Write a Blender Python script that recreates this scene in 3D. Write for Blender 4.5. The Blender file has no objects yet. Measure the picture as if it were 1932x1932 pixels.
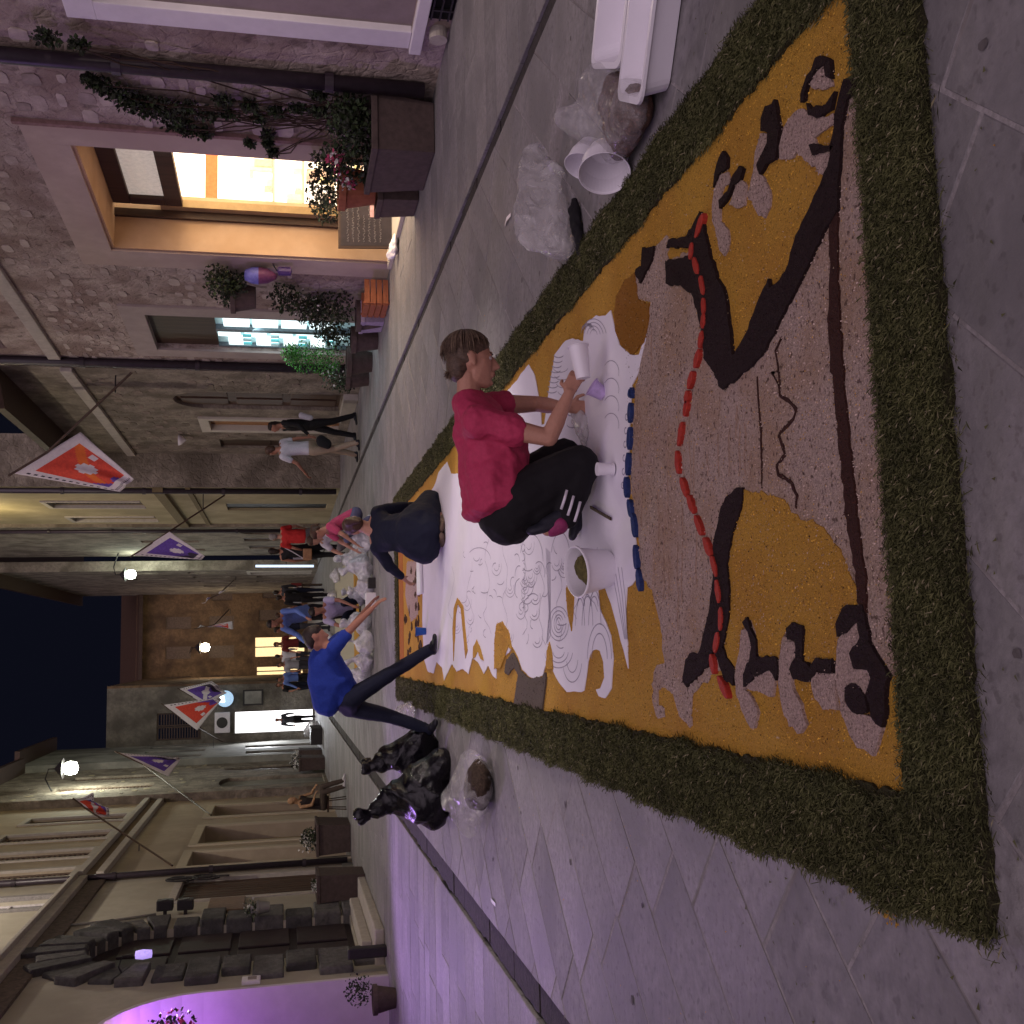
import bpy, bmesh, math, random
import numpy as np
from mathutils import Vector, Matrix, noise
from mathutils.geometry import tessellate_polygon
random.seed(7); RS = np.random.RandomState(5)
SC = bpy.context.scene
C = SC.collection
# ------------------------------------------------------------------ camera
FPX, CH = 2000.0, 1.45                       # focal length in view units (1932 wide), eye height
def camray(x, y): return np.array([(966-y)/FPX, -(x-966)/FPX, -1.])
_d = camray(533., 1228.); _d /= np.linalg.norm(_d)
_up = np.cross(np.array([1., 0, 0]), _d); _up /= np.linalg.norm(_up)
_R = np.array([np.cross(_d, _up), _d, _up])
def wray(x, y): return _R @ camray(x, y)
def G(x, y, z=0.):
    r = wray(x, y); t = (z-CH)/r[2]; return Vector((r[0]*t, r[1]*t, z))
def PX(x, y, X):
    r = wray(x, y); t = X/r[0]; return Vector((X, r[1]*t, CH+r[2]*t))
def PY(x, y, Y):
    r = wray(x, y); t = Y/r[1]; return Vector((r[0]*t, Y, CH+r[2]*t))
cam = bpy.data.objects.new('camera', bpy.data.cameras.new('camera')); C.objects.link(cam)
_r, _u, _b = _R[:, 0], _R[:, 1], _R[:, 2]     # the phone was held sideways: picture up = the street's right
m = Matrix.Identity(4)
for i in range(3): m[i][0], m[i][1], m[i][2] = -_u[i], _r[i], _b[i]
m[2][3] = CH
cam.matrix_world = m
cam.data.sensor_width = 36; cam.data.lens = 36*FPX/1932.
cam.data.clip_start = 0.05; cam.data.clip_end = 500
SC.camera = cam
# ------------------------------------------------------------------ world, light
W = bpy.data.worlds.new('World'); SC.world = W; W.use_nodes = True
bg = W.node_tree.nodes['Background']
bg.inputs[0].default_value = (0.0016, 0.0018, 0.0038, 1); bg.inputs[1].default_value = 1.0
sd = bpy.data.lights.new('night_glow', 'SUN'); sd.energy = 0.66; sd.angle = math.radians(80); sd.color = (1.0, .80, .93)
so = bpy.data.objects.new('night_glow', sd); C.objects.link(so)
so.rotation_euler = Vector((-.15, -.62, .78)).to_track_quat('Z', 'Y').to_euler()
SC.view_settings.view_transform = 'Standard'; SC.view_settings.look = 'None'
SC.view_settings.exposure = 1.1; SC.view_settings.gamma = 1
SC.cycles.max_bounces = 6; SC.cycles.sample_clamp_indirect = 3
def lamp(name, loc, watts, color, size=.08, kind='POINT', rot=None, spot=None, sizey=None):
    d = bpy.data.lights.new(name, kind); d.energy = watts; d.color = color
    if kind == 'AREA':
        d.size = size
        if sizey: d.shape = 'RECTANGLE'; d.size_y = sizey
    else: d.shadow_soft_size = size
    if kind == 'SPOT' and spot: d.spot_size = math.radians(spot); d.spot_blend = .6
    o = bpy.data.objects.new(name, d); C.objects.link(o); o.location = loc
    if rot is not None: o.rotation_euler = (-Vector(rot)).to_track_quat('Z', 'Y').to_euler()
    return o
# ------------------------------------------------------------------ materials
MATS = {}
def mat(name, col, rough=.8, bump=0., scale=20., var=.25, metal=0., emit=None, estr=0., spec=.3,
        speck=None, speck_amt=.5, speck_scale=120., big=0., bigcol=None, stretch=None, dist=.01, vor=0., trans=0.):
    if name in MATS: return MATS[name]
    M = bpy.data.materials.new(name); MATS[name] = M; M.use_nodes = True
    nt = M.node_tree; N = nt.nodes; L = nt.links; b = N['Principled BSDF']
    b.inputs['Roughness'].default_value = rough; b.inputs['Metallic'].default_value = metal
    b.inputs['Specular IOR Level'].default_value = spec
    if trans: b.inputs['Transmission Weight'].default_value = trans
    tc = N.new('ShaderNodeTexCoord'); src = tc.outputs['Object']
    if stretch:
        mp = N.new('ShaderNodeMapping'); mp.inputs['Scale'].default_value = stretch
        L.new(src, mp.inputs[0]); src = mp.outputs[0]
    nz = N.new('ShaderNodeTexNoise'); nz.inputs['Scale'].default_value = scale; nz.inputs['Detail'].default_value = 6
    nz.inputs['Roughness'].default_value = .65; L.new(src, nz.inputs['Vector'])
    r = N.new('ShaderNodeValToRGB'); L.new(nz.outputs['Fac'], r.inputs[0])
    c = col
    r.color_ramp.elements[0].position = .3; r.color_ramp.elements[1].position = .7
    r.color_ramp.elements[0].color = tuple(max(0, v*(1-var)) for v in c)+(1,)
    r.color_ramp.elements[1].color = tuple(min(1, v*(1+var)) for v in c)+(1,)
    out = r.outputs[0]
    if big:
        n2 = N.new('ShaderNodeTexNoise'); n2.inputs['Scale'].default_value = big; n2.inputs['Detail'].default_value = 5
        L.new(tc.outputs['Object'], n2.inputs['Vector'])
        r2 = N.new('ShaderNodeValToRGB'); L.new(n2.outputs['Fac'], r2.inputs[0])
        r2.color_ramp.elements[0].position = .42; r2.color_ramp.elements[1].position = .62
        mx = N.new('ShaderNodeMixRGB'); L.new(r2.outputs[0], mx.inputs[0]); L.new(out, mx.inputs[1])
        bc = bigcol or tuple(v*.55 for v in c); mx.inputs[2].default_value = tuple(bc)+(1,); out = mx.outputs[0]
    if speck:
        v3 = N.new('ShaderNodeTexNoise'); v3.inputs['Scale'].default_value = speck_scale; v3.inputs['Detail'].default_value = 2
        L.new(tc.outputs['Object'], v3.inputs['Vector'])
        r3 = N.new('ShaderNodeValToRGB'); L.new(v3.outputs['Fac'], r3.inputs[0])
        r3.color_ramp.elements[0].position = .60; r3.color_ramp.elements[1].position = .68
        mm = N.new('ShaderNodeMath'); mm.operation = 'MULTIPLY'; L.new(r3.outputs[0], mm.inputs[0]); mm.inputs[1].default_value = speck_amt
        mx = N.new('ShaderNodeMixRGB'); L.new(mm.outputs[0], mx.inputs[0]); L.new(out, mx.inputs[1])
        mx.inputs[2].default_value = tuple(speck)+(1,); out = mx.outputs[0]
    L.new(out, b.inputs['Base Color'])
    if bump:
        bp = N.new('ShaderNodeBump'); bp.inputs['Strength'].default_value = bump; bp.inputs['Distance'].default_value = dist
        L.new(nz.outputs['Fac'], bp.inputs['Height']); last = bp
        if vor:
            vo = N.new('ShaderNodeTexVoronoi'); vo.feature = 'DISTANCE_TO_EDGE'; vo.inputs['Scale'].default_value = vor
            wn = N.new('ShaderNodeTexNoise'); wn.inputs['Scale'].default_value = vor*.8
            ad = N.new('ShaderNodeMixRGB'); ad.blend_type = 'ADD'; ad.inputs[0].default_value = .25
            L.new(tc.outputs['Object'], ad.inputs[1]); L.new(wn.outputs['Color'], ad.inputs[2]); L.new(tc.outputs['Object'], wn.inputs['Vector'])
            L.new(ad.outputs[0], vo.inputs['Vector'])
            rr = N.new('ShaderNodeMath'); rr.operation = 'MINIMUM'; L.new(vo.outputs['Distance'], rr.inputs[0]); rr.inputs[1].default_value = .12
            b2 = N.new('ShaderNodeBump'); b2.inputs['Strength'].default_value = .6; b2.inputs['Distance'].default_value = .10
            L.new(rr.outputs[0], b2.inputs['Height']); L.new(bp.outputs[0], b2.inputs['Normal']); last = b2
        L.new(last.outputs[0], b.inputs['Normal'])
    if emit:
        b.inputs['Emission Color'].default_value = tuple(emit)+(1,); b.inputs['Emission Strength'].default_value = estr
    return M
def plastic_clear(name, tint, alpha, rough=.2, gl=.25):
    M = bpy.data.materials.new(name); MATS[name] = M; M.use_nodes = True
    nt = M.node_tree; N = nt.nodes; L = nt.links; b = N['Principled BSDF']
    b.inputs['Base Color'].default_value = tuple(tint)+(1,); b.inputs['Roughness'].default_value = rough
    b.inputs['Specular IOR Level'].default_value = .9
    tc = N.new('ShaderNodeTexCoord'); nz = N.new('ShaderNodeTexNoise'); nz.inputs['Scale'].default_value = 8
    nz.inputs['Detail'].default_value = 2; nz.inputs['Distortion'].default_value = 1.2
    L.new(tc.outputs['Object'], nz.inputs['Vector'])
    bp = N.new('ShaderNodeBump'); bp.inputs['Strength'].default_value = 1; bp.inputs['Distance'].default_value = .03
    L.new(nz.outputs['Fac'], bp.inputs['Height']); L.new(bp.outputs[0], b.inputs['Normal'])
    r = N.new('ShaderNodeMapRange'); r.inputs['From Min'].default_value = .35; r.inputs['From Max'].default_value = .7
    r.inputs['To Min'].default_value = alpha*.6; r.inputs['To Max'].default_value = min(1, alpha*1.5)
    L.new(nz.outputs['Fac'], r.inputs[0]); L.new(r.outputs[0], b.inputs['Alpha'])
    return M
def white_cloth_like(name, col): return mat(name, col, .6, .1, 8, .05)
# shared materials
STONE = mat('slab_stone', (.215, .20, .203), .66, .6, 18, .25, big=1.4, bigcol=(.165, .155, .158), dist=.008, spec=.4, speck=(.10, .09, .09), speck_amt=.5, speck_scale=26)
STONE2 = mat('slab_stone_worn', (.23, .213, .215), .62, .6, 22, .25, big=2.2, bigcol=(.18, .168, .17), dist=.008, spec=.4, speck=(.12, .10, .10), speck_amt=.5, speck_scale=34)
STONE3 = mat('slab_stone_dark', (.195, .182, .184), .68, .6, 15, .28, big=1.9, bigcol=(.15, .14, .142), dist=.008, spec=.4, speck=(.09, .08, .08), speck_amt=.5, speck_scale=22)
JOINT = mat('joint_mortar', (.285, .26, .262), .9, .4, 40, .35, big=3, bigcol=(.19, .17, .165))
DRAIN = mat('drain_stone', (.035, .028, .028), .8, .8, 30, .5, dist=.01)
WALLR = mat('rubble_plaster', (.42, .345, .31), .92, .9, 7, .25, big=1.6, bigcol=(.27, .20, .175), vor=5.5, dist=.05, speck=(.10, .07, .06), speck_amt=.55, speck_scale=5)
WALLR2 = mat('brown_rubble', (.27, .23, .19), .95, .9, 8, .3, big=1.6, bigcol=(.15, .125, .10), vor=4.2, dist=.05)
PLASTER = mat('pink_plaster', (.45, .36, .31), .9, .25, 5, .08, big=.9, bigcol=(.40, .31, .265))
PLASTL = mat('cream_plaster', (.42, .385, .32), .9, .3, 4, .10, big=.7, bigcol=(.35, .315, .255))
PLASTY = mat('ochre_plaster', (.40, .33, .21), .9, .3, 4, .12, big=.7, bigcol=(.30, .25, .15))
GREYW = mat('grey_plaster', (.26, .25, .225), .9, .35, 5, .15, big=.8)
BROWNW = mat('brown_far_wall', (.17, .105, .06), .9, .9, 6, .3, big=1.2, bigcol=(.09, .055, .035), vor=3.5, dist=.05)
STRIM = mat('pale_stone_trim', (.42, .38, .34), .85, .4, 9, .15)
WHITEM = mat('white_marble', (.72, .68, .72), .5, .1, 6, .06)
RUST = mat('rough_grey_stone', (.095, .09, .09), .95, .9, 9, .3, dist=.05, big=2)
DWOOD = mat('dark_wood', (.055, .03, .02), .55, .3, 12, .35, stretch=(1, 1, .08))
DOORB = mat('brown_door_wood', (.08, .045, .032), .6, .3, 10, .35, stretch=(1, 1, .08))
CASTIRON = mat('iron_black', (.018, .014, .016), .5, .3, 30, .3, spec=.5)
PIPEM = mat('drain_pipe_metal', (.03, .02, .03), .42, .15, 14, .3, spec=.5)
SHUT = mat('grey_shutter', (.26, .21, .21), .75, .2, 6, .12)
BEIGEP = mat('beige_panel', (.33, .27, .17), .8, .1, 5, .08)
SHUTB = mat('shutter_brown', (.12, .08, .06), .6, .2, 12, .3)
TERRA = mat('terracotta', (.30, .10, .05), .8, .25, 14, .2)
TERRAD = mat('dark_planter_clay', (.085, .06, .055), .8, .3, 14, .25)
LEAF = mat('leaf_green', (.035, .055, .022), .6, .1, 20, .4)
LEAFB = mat('leaf_bright', (.06, .25, .03), .5, .1, 20, .4)
LEAFD = mat('leaf_ivy', (.028, .032, .02), .6, .1, 20, .5)
PINKF = mat('petal_pink', (.45, .06, .14), .6, 0, 10, .2)
WHITEF = mat('petal_white', (.6, .58, .56), .6, 0, 10, .1)
STEM = mat('twig', (.05, .03, .02), .8)
SKIN = mat('skin', (.42, .215, .15), .55, .12, 60, .08, spec=.3)
SKINT = mat('skin_tan', (.33, .15, .10), .55, .12, 60, .08)
HAIRB = mat('hair_blonde_brown', (.085, .055, .038), .5, .5, 90, .5, stretch=(1, 1, .3))
HAIRD = mat('hair_dark', (.02, .012, .01), .5, .5, 90, .5)
HAIRM = mat('hair_brown', (.06, .028, .018), .5, .5, 90, .5)
WPLAS = mat('white_plastic', (.78, .75, .80), .35, .02, 5, .03, spec=.5)
BLACKBAG = mat('black_bin_bag', (.0025, .002, .004), .13, .5, 9, .3, spec=.35, dist=.04)
PAPER = mat('drawing_paper', (.76, .73, .79), .7, .12, 5, .03, dist=.02)
CLEARB = plastic_clear('clear_bag', (.62, .60, .60), .38)
CLEARB2 = plastic_clear('clear_bag_thin', (.6, .58, .6), .25)
WHITEB = plastic_clear('white_bag', (.66, .66, .70), .82, .3)
# ------------------------------------------------------------------ object helpers
def link(o, parent=None):
    C.objects.link(o)
    if parent: o.parent = parent
    return o
def tag(o, label=None, cat=None, group=None, kind=None):
    if label: o['label'] = label
    if cat: o['category'] = cat
    if group: o['group'] = group
    if kind: o['kind'] = kind
    return o
def thing(name, label, cat, loc=(0, 0, 0), group=None):
    o = bpy.data.objects.new(name, None); o.empty_display_size = .1; C.objects.link(o); o.location = loc
    return tag(o, label, cat, group)
def put(o, root):
    """parent o to root keeping world-space coordinates"""
    o.parent = root; o.matrix_parent_inverse = Matrix.Translation(root.location).inverted(); return o
class MB:
    def __init__(s): s.v = []; s.f = []; s.mi = []
    def add(s, vs, fs, mi=0):
        n = len(s.v); s.v += [tuple(v) for v in vs]; s.f += [tuple(i+n for i in f) for f in fs]; s.mi += [mi]*len(fs)
    def box(s, a, b, P=None, mi=0):
        (x0, y0, z0), (x1, y1, z1) = a, b
        vs = [(x0, y0, z0), (x1, y0, z0), (x1, y1, z0), (x0, y1, z0), (x0, y0, z1), (x1, y0, z1), (x1, y1, z1), (x0, y1, z1)]
        if P: vs = [P(*v) for v in vs]
        s.add(vs, [(0, 3, 2, 1), (4, 5, 6, 7), (0, 1, 5, 4), (1, 2, 6, 5), (2, 3, 7, 6), (3, 0, 4, 7)], mi)
    def tube(s, pts, r, seg=8, mi=0, cap=True):
        pts = [Vector(p) for p in pts]; rs = r if isinstance(r, (list, tuple)) else [r]*len(pts)
        rings = []; ref = Vector((0, 0, 1))
        for i, p in enumerate(pts):
            t = (pts[min(i+1, len(pts)-1)]-pts[max(i-1, 0)]).normalized()
            if abs(t.dot(ref)) > .95: ref = Vector((1, .1, 0)).normalized()
            a = t.cross(ref).normalized(); b = t.cross(a)
            rings.append([p+(a*math.cos(k*2*math.pi/seg)+b*math.sin(k*2*math.pi/seg))*rs[i] for k in range(seg)])
        vs = [v for R_ in rings for v in R_]; fs = []
        for i in range(len(rings)-1):
            for k in range(seg):
                k2 = (k+1) % seg; fs.append((i*seg+k, i*seg+k2, (i+1)*seg+k2, (i+1)*seg+k))
        if cap: fs.append(tuple(range(seg))); fs.append(tuple((len(rings)-1)*seg+k for k in reversed(range(seg))))
        s.add(vs, fs, mi)
    def lathe(s, prof, c=(0, 0, 0), seg=32, M=None, mi=0, sx=1., sy=1.):
        vs = []; fs = []; c = Vector(c)
        for (r, z) in prof:
            for k in range(seg):
                a = k*2*math.pi/seg; v = Vector((r*math.cos(a)*sx, r*math.sin(a)*sy, z))
                if M: v = M @ v
                vs.append(v+c)
        for i in range(len(prof)-1):
            for k in range(seg):
                k2 = (k+1) % seg; fs.append((i*seg+k, i*seg+k2, (i+1)*seg+k2, (i+1)*seg+k))
        s.add(vs, fs, mi)
    def prism(s, poly, P, w0, w1, mi=0):
        """poly of (u,v) extruded between w0 and w1 through P(u,v,w)"""
        n = len(poly); tris = tessellate_polygon([[Vector((a, b, 0)) for a, b in poly]])
        vs = [P(a, b, w1) for a, b in poly]+[P(a, b, w0) for a, b in poly]
        fs = [tuple(t) for t in tris]+[tuple(reversed([i+n for i in t])) for t in tris]
        fs += [(i, (i+1) % n, (i+1) % n+n, i+n) for i in range(n)]
        s.add(vs, fs, mi)
    def build(s, name, mats, parent=None, smooth=False, bevel=0, world=True, fixn=True):
        me = bpy.data.meshes.new(name); me.from_pydata(s.v, [], s.f)
        for M in (mats if isinstance(mats, (list, tuple)) else [mats]): me.materials.append(M)
        if any(s.mi): me.polygons.foreach_set('material_index', s.mi)
        if fixn:
            bm = bmesh.new(); bm.from_mesh(me); bmesh.ops.recalc_face_normals(bm, faces=bm.faces); bm.to_mesh(me); bm.free()
        if smooth: me.polygons.foreach_set('use_smooth', [True]*len(me.polygons))
        o = bpy.data.objects.new(name, me); C.objects.link(o)
        if bevel:
            b = o.modifiers.new('bevel', 'BEVEL'); b.width = bevel; b.segments = 2; b.limit_method = 'ANGLE'
        if parent:
            root = parent
            o.parent = root; o.matrix_parent_inverse = Matrix.Translation(world_loc(root)).inverted()
        return o
def world_loc(o):
    v = Vector(o.location)
    while o.parent:
        # children here keep location 0 with an inverse that cancels the root
        v = Vector((0, 0, 0)); break
    return v
XYZ = lambda a, b, c: Vector((a, b, c))
# ------------------------------------------------------------------ ground
g = MB(); g.box((-60, -30, -.5), (60, 160, -.06)); tag(g.build('ground', JOINT), kind='structure')
def clip(poly, n, d):
    """keep the part of a 2d polygon where n.p <= d"""
    out = []
    for i in range(len(poly)):
        a, b = poly[i], poly[(i+1) % len(poly)]; da = a[0]*n[0]+a[1]*n[1]-d; db = b[0]*n[0]+b[1]*n[1]-d
        if da <= 0: out.append(a)
        if (da < 0 < db) or (db < 0 < da):
            t = da/(da-db); out.append((a[0]+(b[0]-a[0])*t, a[1]+(b[1]-a[1])*t))
    return out
def area(p): return abs(sum(p[i][0]*p[(i+1) % len(p)][1]-p[(i+1) % len(p)][0]*p[i][1] for i in range(len(p)))/2)
def slab_obj(poly, parent, top):
    """bevelled stone slab: 3 rings"""
    cx = sum(p[0] for p in poly)/len(poly); cy = sum(p[1] for p in poly)/len(poly); n = len(poly)
    z = top+random.uniform(-.001, .0015); tx, ty = random.uniform(-.003, .003), random.uniform(-.003, .003)
    me = bpy.data.meshes.new('paving_slab'); vs = []
    inner = []
    for (x, y) in poly:
        dx, dy = x-cx, y-cy; l = math.hypot(dx, dy)+1e-6; inner.append((x-dx/l*.006, y-dy/l*.006))
    for (x, y) in inner: vs.append((x, y, z+(x-cx)*tx+(y-cy)*ty))
    for (x, y) in poly: vs.append((x, y, z-.004))
    for (x, y) in poly: vs.append((x, y, -.055))
    fs = [tuple(range(n))]+[(i, i+n, (i+1) % n+n, (i+1) % n) for i in range(n)]+[(i+n, i+2*n, (i+1) % n+2*n, (i+1) % n+n) for i in range(n)]
    return me, vs, fs
def paving(name, polys, zt=0.):
    """the 290 nearest slabs are parts, the rest one stuff part"""
    root = thing(name, None, None); tag(root, kind='structure')
    b = MB(); b.add([(min(p[0] for q in polys for p in q), min(p[1] for q in polys for p in q), -.0022), (max(p[0] for q in polys for p in q), min(p[1] for q in polys for p in q), -.0022),
                     (max(p[0] for q in polys for p in q), max(p[1] for q in polys for p in q), -.0022), (min(p[0] for q in polys for p in q), max(p[1] for q in polys for p in q), -.0022)], [(0, 1, 2, 3)])
    b.build('mortar_bed', JOINT, root, fixn=False)
    polys.sort(key=lambda q: sum(p[1] for p in q)/len(q))
    rest = MB()
    for i, q in enumerate(polys):
        q = list(q)
        s = sum((q[(k+1) % len(q)][0]-q[k][0])*(q[(k+1) % len(q)][1]+q[k][1]) for k in range(len(q)))
        if s > 0: q.reverse()
        me, vs, fs = slab_obj(q, root, zt)
        mi = random.choice([0, 0, 1, 2, 1])
        if i < 290:
            me.from_pydata(vs, [], fs); me.materials.append([STONE, STONE2, STONE3][mi])
            o = bpy.data.objects.new('paving_slab', me); C.objects.link(o); o.parent = root
        else: rest.add(vs, fs, mi); bpy.data.meshes.remove(me)
    if rest.v:
        o = rest.build('far_paving_slabs', [STONE, STONE2, STONE3], root, fixn=False); o['kind'] = 'stuff'
DL, DR = (-2.17, -1.95), (3.46, 3.60)         # the two drain channels
def diag_slabs(x0, x1, y0, y1, w=.40, l=.84, gap=.009):
    out = []; c = math.cos(math.radians(48)); s = math.sin(math.radians(48))
    for i in range(-120, 160):
        off = random.uniform(0, l)
        v0 = i*w+.03
        u = -90+off
        while u < 110:
            L_ = l*random.choice([.75, 1, 1, 1.2])
            q = [(u+gap/2, v0+gap/2), (u+L_-gap/2, v0+gap/2), (u+L_-gap/2, v0+w-gap/2), (u+gap/2, v0+w-gap/2)]
            u += L_
            q = [(a*c-b*s, a*s+b*c) for a, b in q]
            if max(p[0] for p in q) < x0 or min(p[0] for p in q) > x1 or max(p[1] for p in q) < y0 or min(p[1] for p in q) > y1: continue
            for n, d in (((1, 0), x1), ((-1, 0), -x0), ((0, 1), y1), ((0, -1), -y0)):
                q = clip(q, n, d)
                if len(q) < 3: break
            if len(q) >= 3 and area(q) > .004: out.append(q)
    return out
def row_slabs(x0, x1, y0, y1, w=.42, gap=.008):
    out = []; y = y0
    while y < y1:
        w_ = w*random.uniform(.85, 1.15); x = x0
        cuts = [x0, x0+(x1-x0)*random.uniform(.3, .45), x0+(x1-x0)*random.uniform(.62, .8), x1]
        for a, b in zip(cuts, cuts[1:]):
            out.append([(a+gap/2, y+gap/2), (b-gap/2, y+gap/2), (b-gap/2, y+w_-gap/2), (a+gap/2, y+w_-gap/2)])
        y += w_
    return out
paving('street', diag_slabs(DL[1], DR[0], 0.9, 66))
paving('left_pavement', row_slabs(-5.2, DL[0], 4.2, 66))
paving('right_pavement', row_slabs(DR[1], 6.6, 3.6, 66, .40))
def channel(name, x0, x1, y0, y1, wob):
    root = thing(name, None, None); tag(root, kind='structure')
    b = MB(); b.add([(x0-.02, y0, -.045), (x1+.02, y0, -.045), (x1+.02, y1, -.045), (x0-.02, y1, -.045)], [(0, 1, 2, 3)]); b.build('channel_bed', DRAIN, root)
    y = y0; n = 0; rest = MB()
    while y < y1:
        l = random.uniform(.5, .95); q = MB(); m_ = q if y < 28 else rest
        k = 7
        top = []; 
        A = [(x0+random.uniform(0, wob), y+.01+(l-.02)*i/k) for i in range(k+1)]; B = [(x1-random.uniform(0, wob), y+.01+(l-.02)*i/k) for i in range(k, -1, -1)]
        m_.prism(A+B, XYZ, -.05, -.020+random.uniform(-.006, .004))
        if m_ is q: q.build('channel_stone', DRAIN, root)
        y += l
    o = rest.build('far_channel_stones', DRAIN, root); o['kind'] = 'stuff'
channel('left_drain', DL[0], DL[1], 2.5, 60, .035)
channel('right_drain', DR[0], DR[1], 2.5, 60, .004)
# ------------------------------------------------------------------ flower carpet
CROPS = {'A': (1800, 0, .6170), 'B': (1800, 1100, .6212), 'Cc': (900, 900, .5694), 'D': (1100, 1150, .4141), 'L': (1100, 1400, .3623), 'M': (900, 1900, .5652)}
KF = 1932/2992
def gp(code, pts):
    out = []
    for p in pts:
        c = code
        if len(p) == 3: c = p[0]; p = p[1:]
        ox, oy, s = CROPS[c]; v = G((ox+p[0]*s)*KF, (oy+p[1]*s)*KF, .012); out.append((v.x, v.y))
    return out
def rough(poly, step=.02, amp=.004):
    out = []; n = len(poly)
    for i in range(n):
        a, b = Vector(poly[i]), Vector(poly[(i+1) % n]); d = (b-a).length; k = max(1, int(d/step))
        for j in range(k):
            p = a.lerp(b, j/k); out.append((p.x+random.gauss(0, amp), p.y+random.gauss(0, amp)))
    return out
carpet = thing('flower_carpet', 'long flower petal carpet bordered with green grass, laid on the street paving', 'flower carpet')
YEL = mat('yellow_petals', (.58, .32, .044), .9, 1., 170, .22, speck=(.12, .06, .02), speck_amt=.5, speck_scale=110, dist=.012, big=2.5, bigcol=(.52, .265, .035))
YELD = mat('dark_yellow_petals', (.30, .125, .012), .9, .9, 170, .22, dist=.012)
BEI = mat('beige_petals', (.52, .39, .33), .95, 1., 130, .38, speck=(.08, .04, .03), speck_amt=.8, speck_scale=60, dist=.016, big=3, bigcol=(.46, .31, .22), stretch=(1, 1, 1))
BEI2 = mat('pale_beige_petals', (.48, .35, .30), .95, 1., 130, .38, speck=(.06, .03, .02), speck_amt=.6, speck_scale=95, dist=.014)
BLK = mat('dark_petals', (.021, .008, .008), .95, 1., 150, .4, speck=(.06, .035, .03), speck_amt=.4, speck_scale=140, dist=.014)
BRN = mat('brown_petals', (.055, .018, .012), .95, 1., 150, .4, dist=.014)
REDP = mat('red_petals', (.36, .03, .018), .7, .4, 90, .3, dist=.01)
BLUP = mat('blue_petals', (.018, .035, .13), .7, .4, 90, .3, dist=.01)
ORG = mat('orange_petals', (.42, .14, .03), .9, .8, 150, .3, dist=.01)
GRYP = mat('grey_brown_petals', (.11, .085, .065), .9, .8, 150, .3, dist=.01)
def layer(name, code, pts, M, lv, amp=.004, step=.02, raw=False):
    poly = pts if raw else gp(code, pts)
    poly = rough(poly, step, amp) if amp else poly
    b = MB(); b.prism(poly, XYZ, .001, .010+.0035*lv); return b.build(name, M, carpet)
layer('yellow_ground', None, [(-.40, 2.26), (1.73, 2.26), (1.75, 13.5), (-.40, 13.5)], YEL, 0, .008, .03, True)
beige = [('B', 150, 985), ('B', 125, 950), ('B', 110, 800), ('B', 90, 640), ('B', 70, 500), ('B', 75, 350), ('B', 95, 0), ('A', 95, 1850), ('A', 115, 1720), ('A', 145, 1600),
         ('A', 155, 1530), ('A', 165, 1430), ('A', 110, 1420), ('A', 90, 1330), ('A', 100, 1280), ('A', 150, 1240), ('A', 190, 1170), ('A', 240, 1120), ('A', 262, 1130), ('A', 245, 1200), ('A', 250, 1230), ('A', 350, 1190),
         ('A', 365, 1210), ('A', 390, 1400), ('A', 410, 1560), ('A', 430, 1680), ('A', 540, 1800), ('A', 600, 1650), ('A', 760, 1400), ('A', 900, 1150), ('A', 1020, 850), ('A', 1060, 600),
         ('A', 1110, 440), ('A', 1160, 385), ('A', 1185, 480), ('A', 1205, 700), ('A', 1225, 1000), ('A', 1250, 1400), ('A', 1290, 1932), ('B', 1300, 200), ('B', 1330, 700), ('B', 1350, 1100), ('B', 1365, 1420),
         ('B', 1300, 1425), ('B', 1290, 1380), ('B', 1190, 1350), ('B', 1050, 1345), ('B', 800, 1330), ('B', 580, 1380), ('B', 470, 1380), ('B', 440, 1430), ('B', 400, 1450), ('B', 360, 1490), ('B', 355, 1560),
         ('B', 362, 1640), ('B', 345, 1645), ('B', 300, 1600), ('B', 270, 1500), ('B', 225, 1455), ('B', 195, 1480), ('B', 200, 1550), ('B', 228, 1560), ('B', 228, 1605), ('B', 200, 1610), ('B', 180, 1560),
         ('B', 170, 1450), ('B', 185, 1365), ('B', 230, 1350), ('B', 215, 1200), ('B', 205, 1130), ('B', 185, 1050)]
layer('beige_figure', 'B', beige, BEI, 1, .005)
layer('dark_yellow_patch', 'A', [(-5, 1480), (5, 1400), (40, 1330), (90, 1290), (110, 1420), (160, 1440), (155, 1530), (140, 1620), (80, 1680), (30, 1640), (0, 1560)], YELD, 2)
layer('yellow_island', 'B', [(610, 540), (690, 540), (740, 560), (800, 580), (840, 640), (870, 670), (930, 680), (980, 710), (1040, 790), (1085, 860), (1100, 930), (1145, 990), (1150, 1070), (1085, 1090), (1060, 1150),
      (1050, 1230), (1040, 1335), (960, 1325), (930, 1355), (890, 1350), (895, 1180), (850, 1155), (815, 1190), (780, 1240), (770, 1320), (680, 1320), (670, 1230), (640, 1140), (600, 1190), (590, 1260), (580, 1380), (545, 1350), (515, 1270), (530, 1200), (545, 1100), (545, 1000), (535, 880), (560, 740), (600, 620)], YEL, 2)
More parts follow.
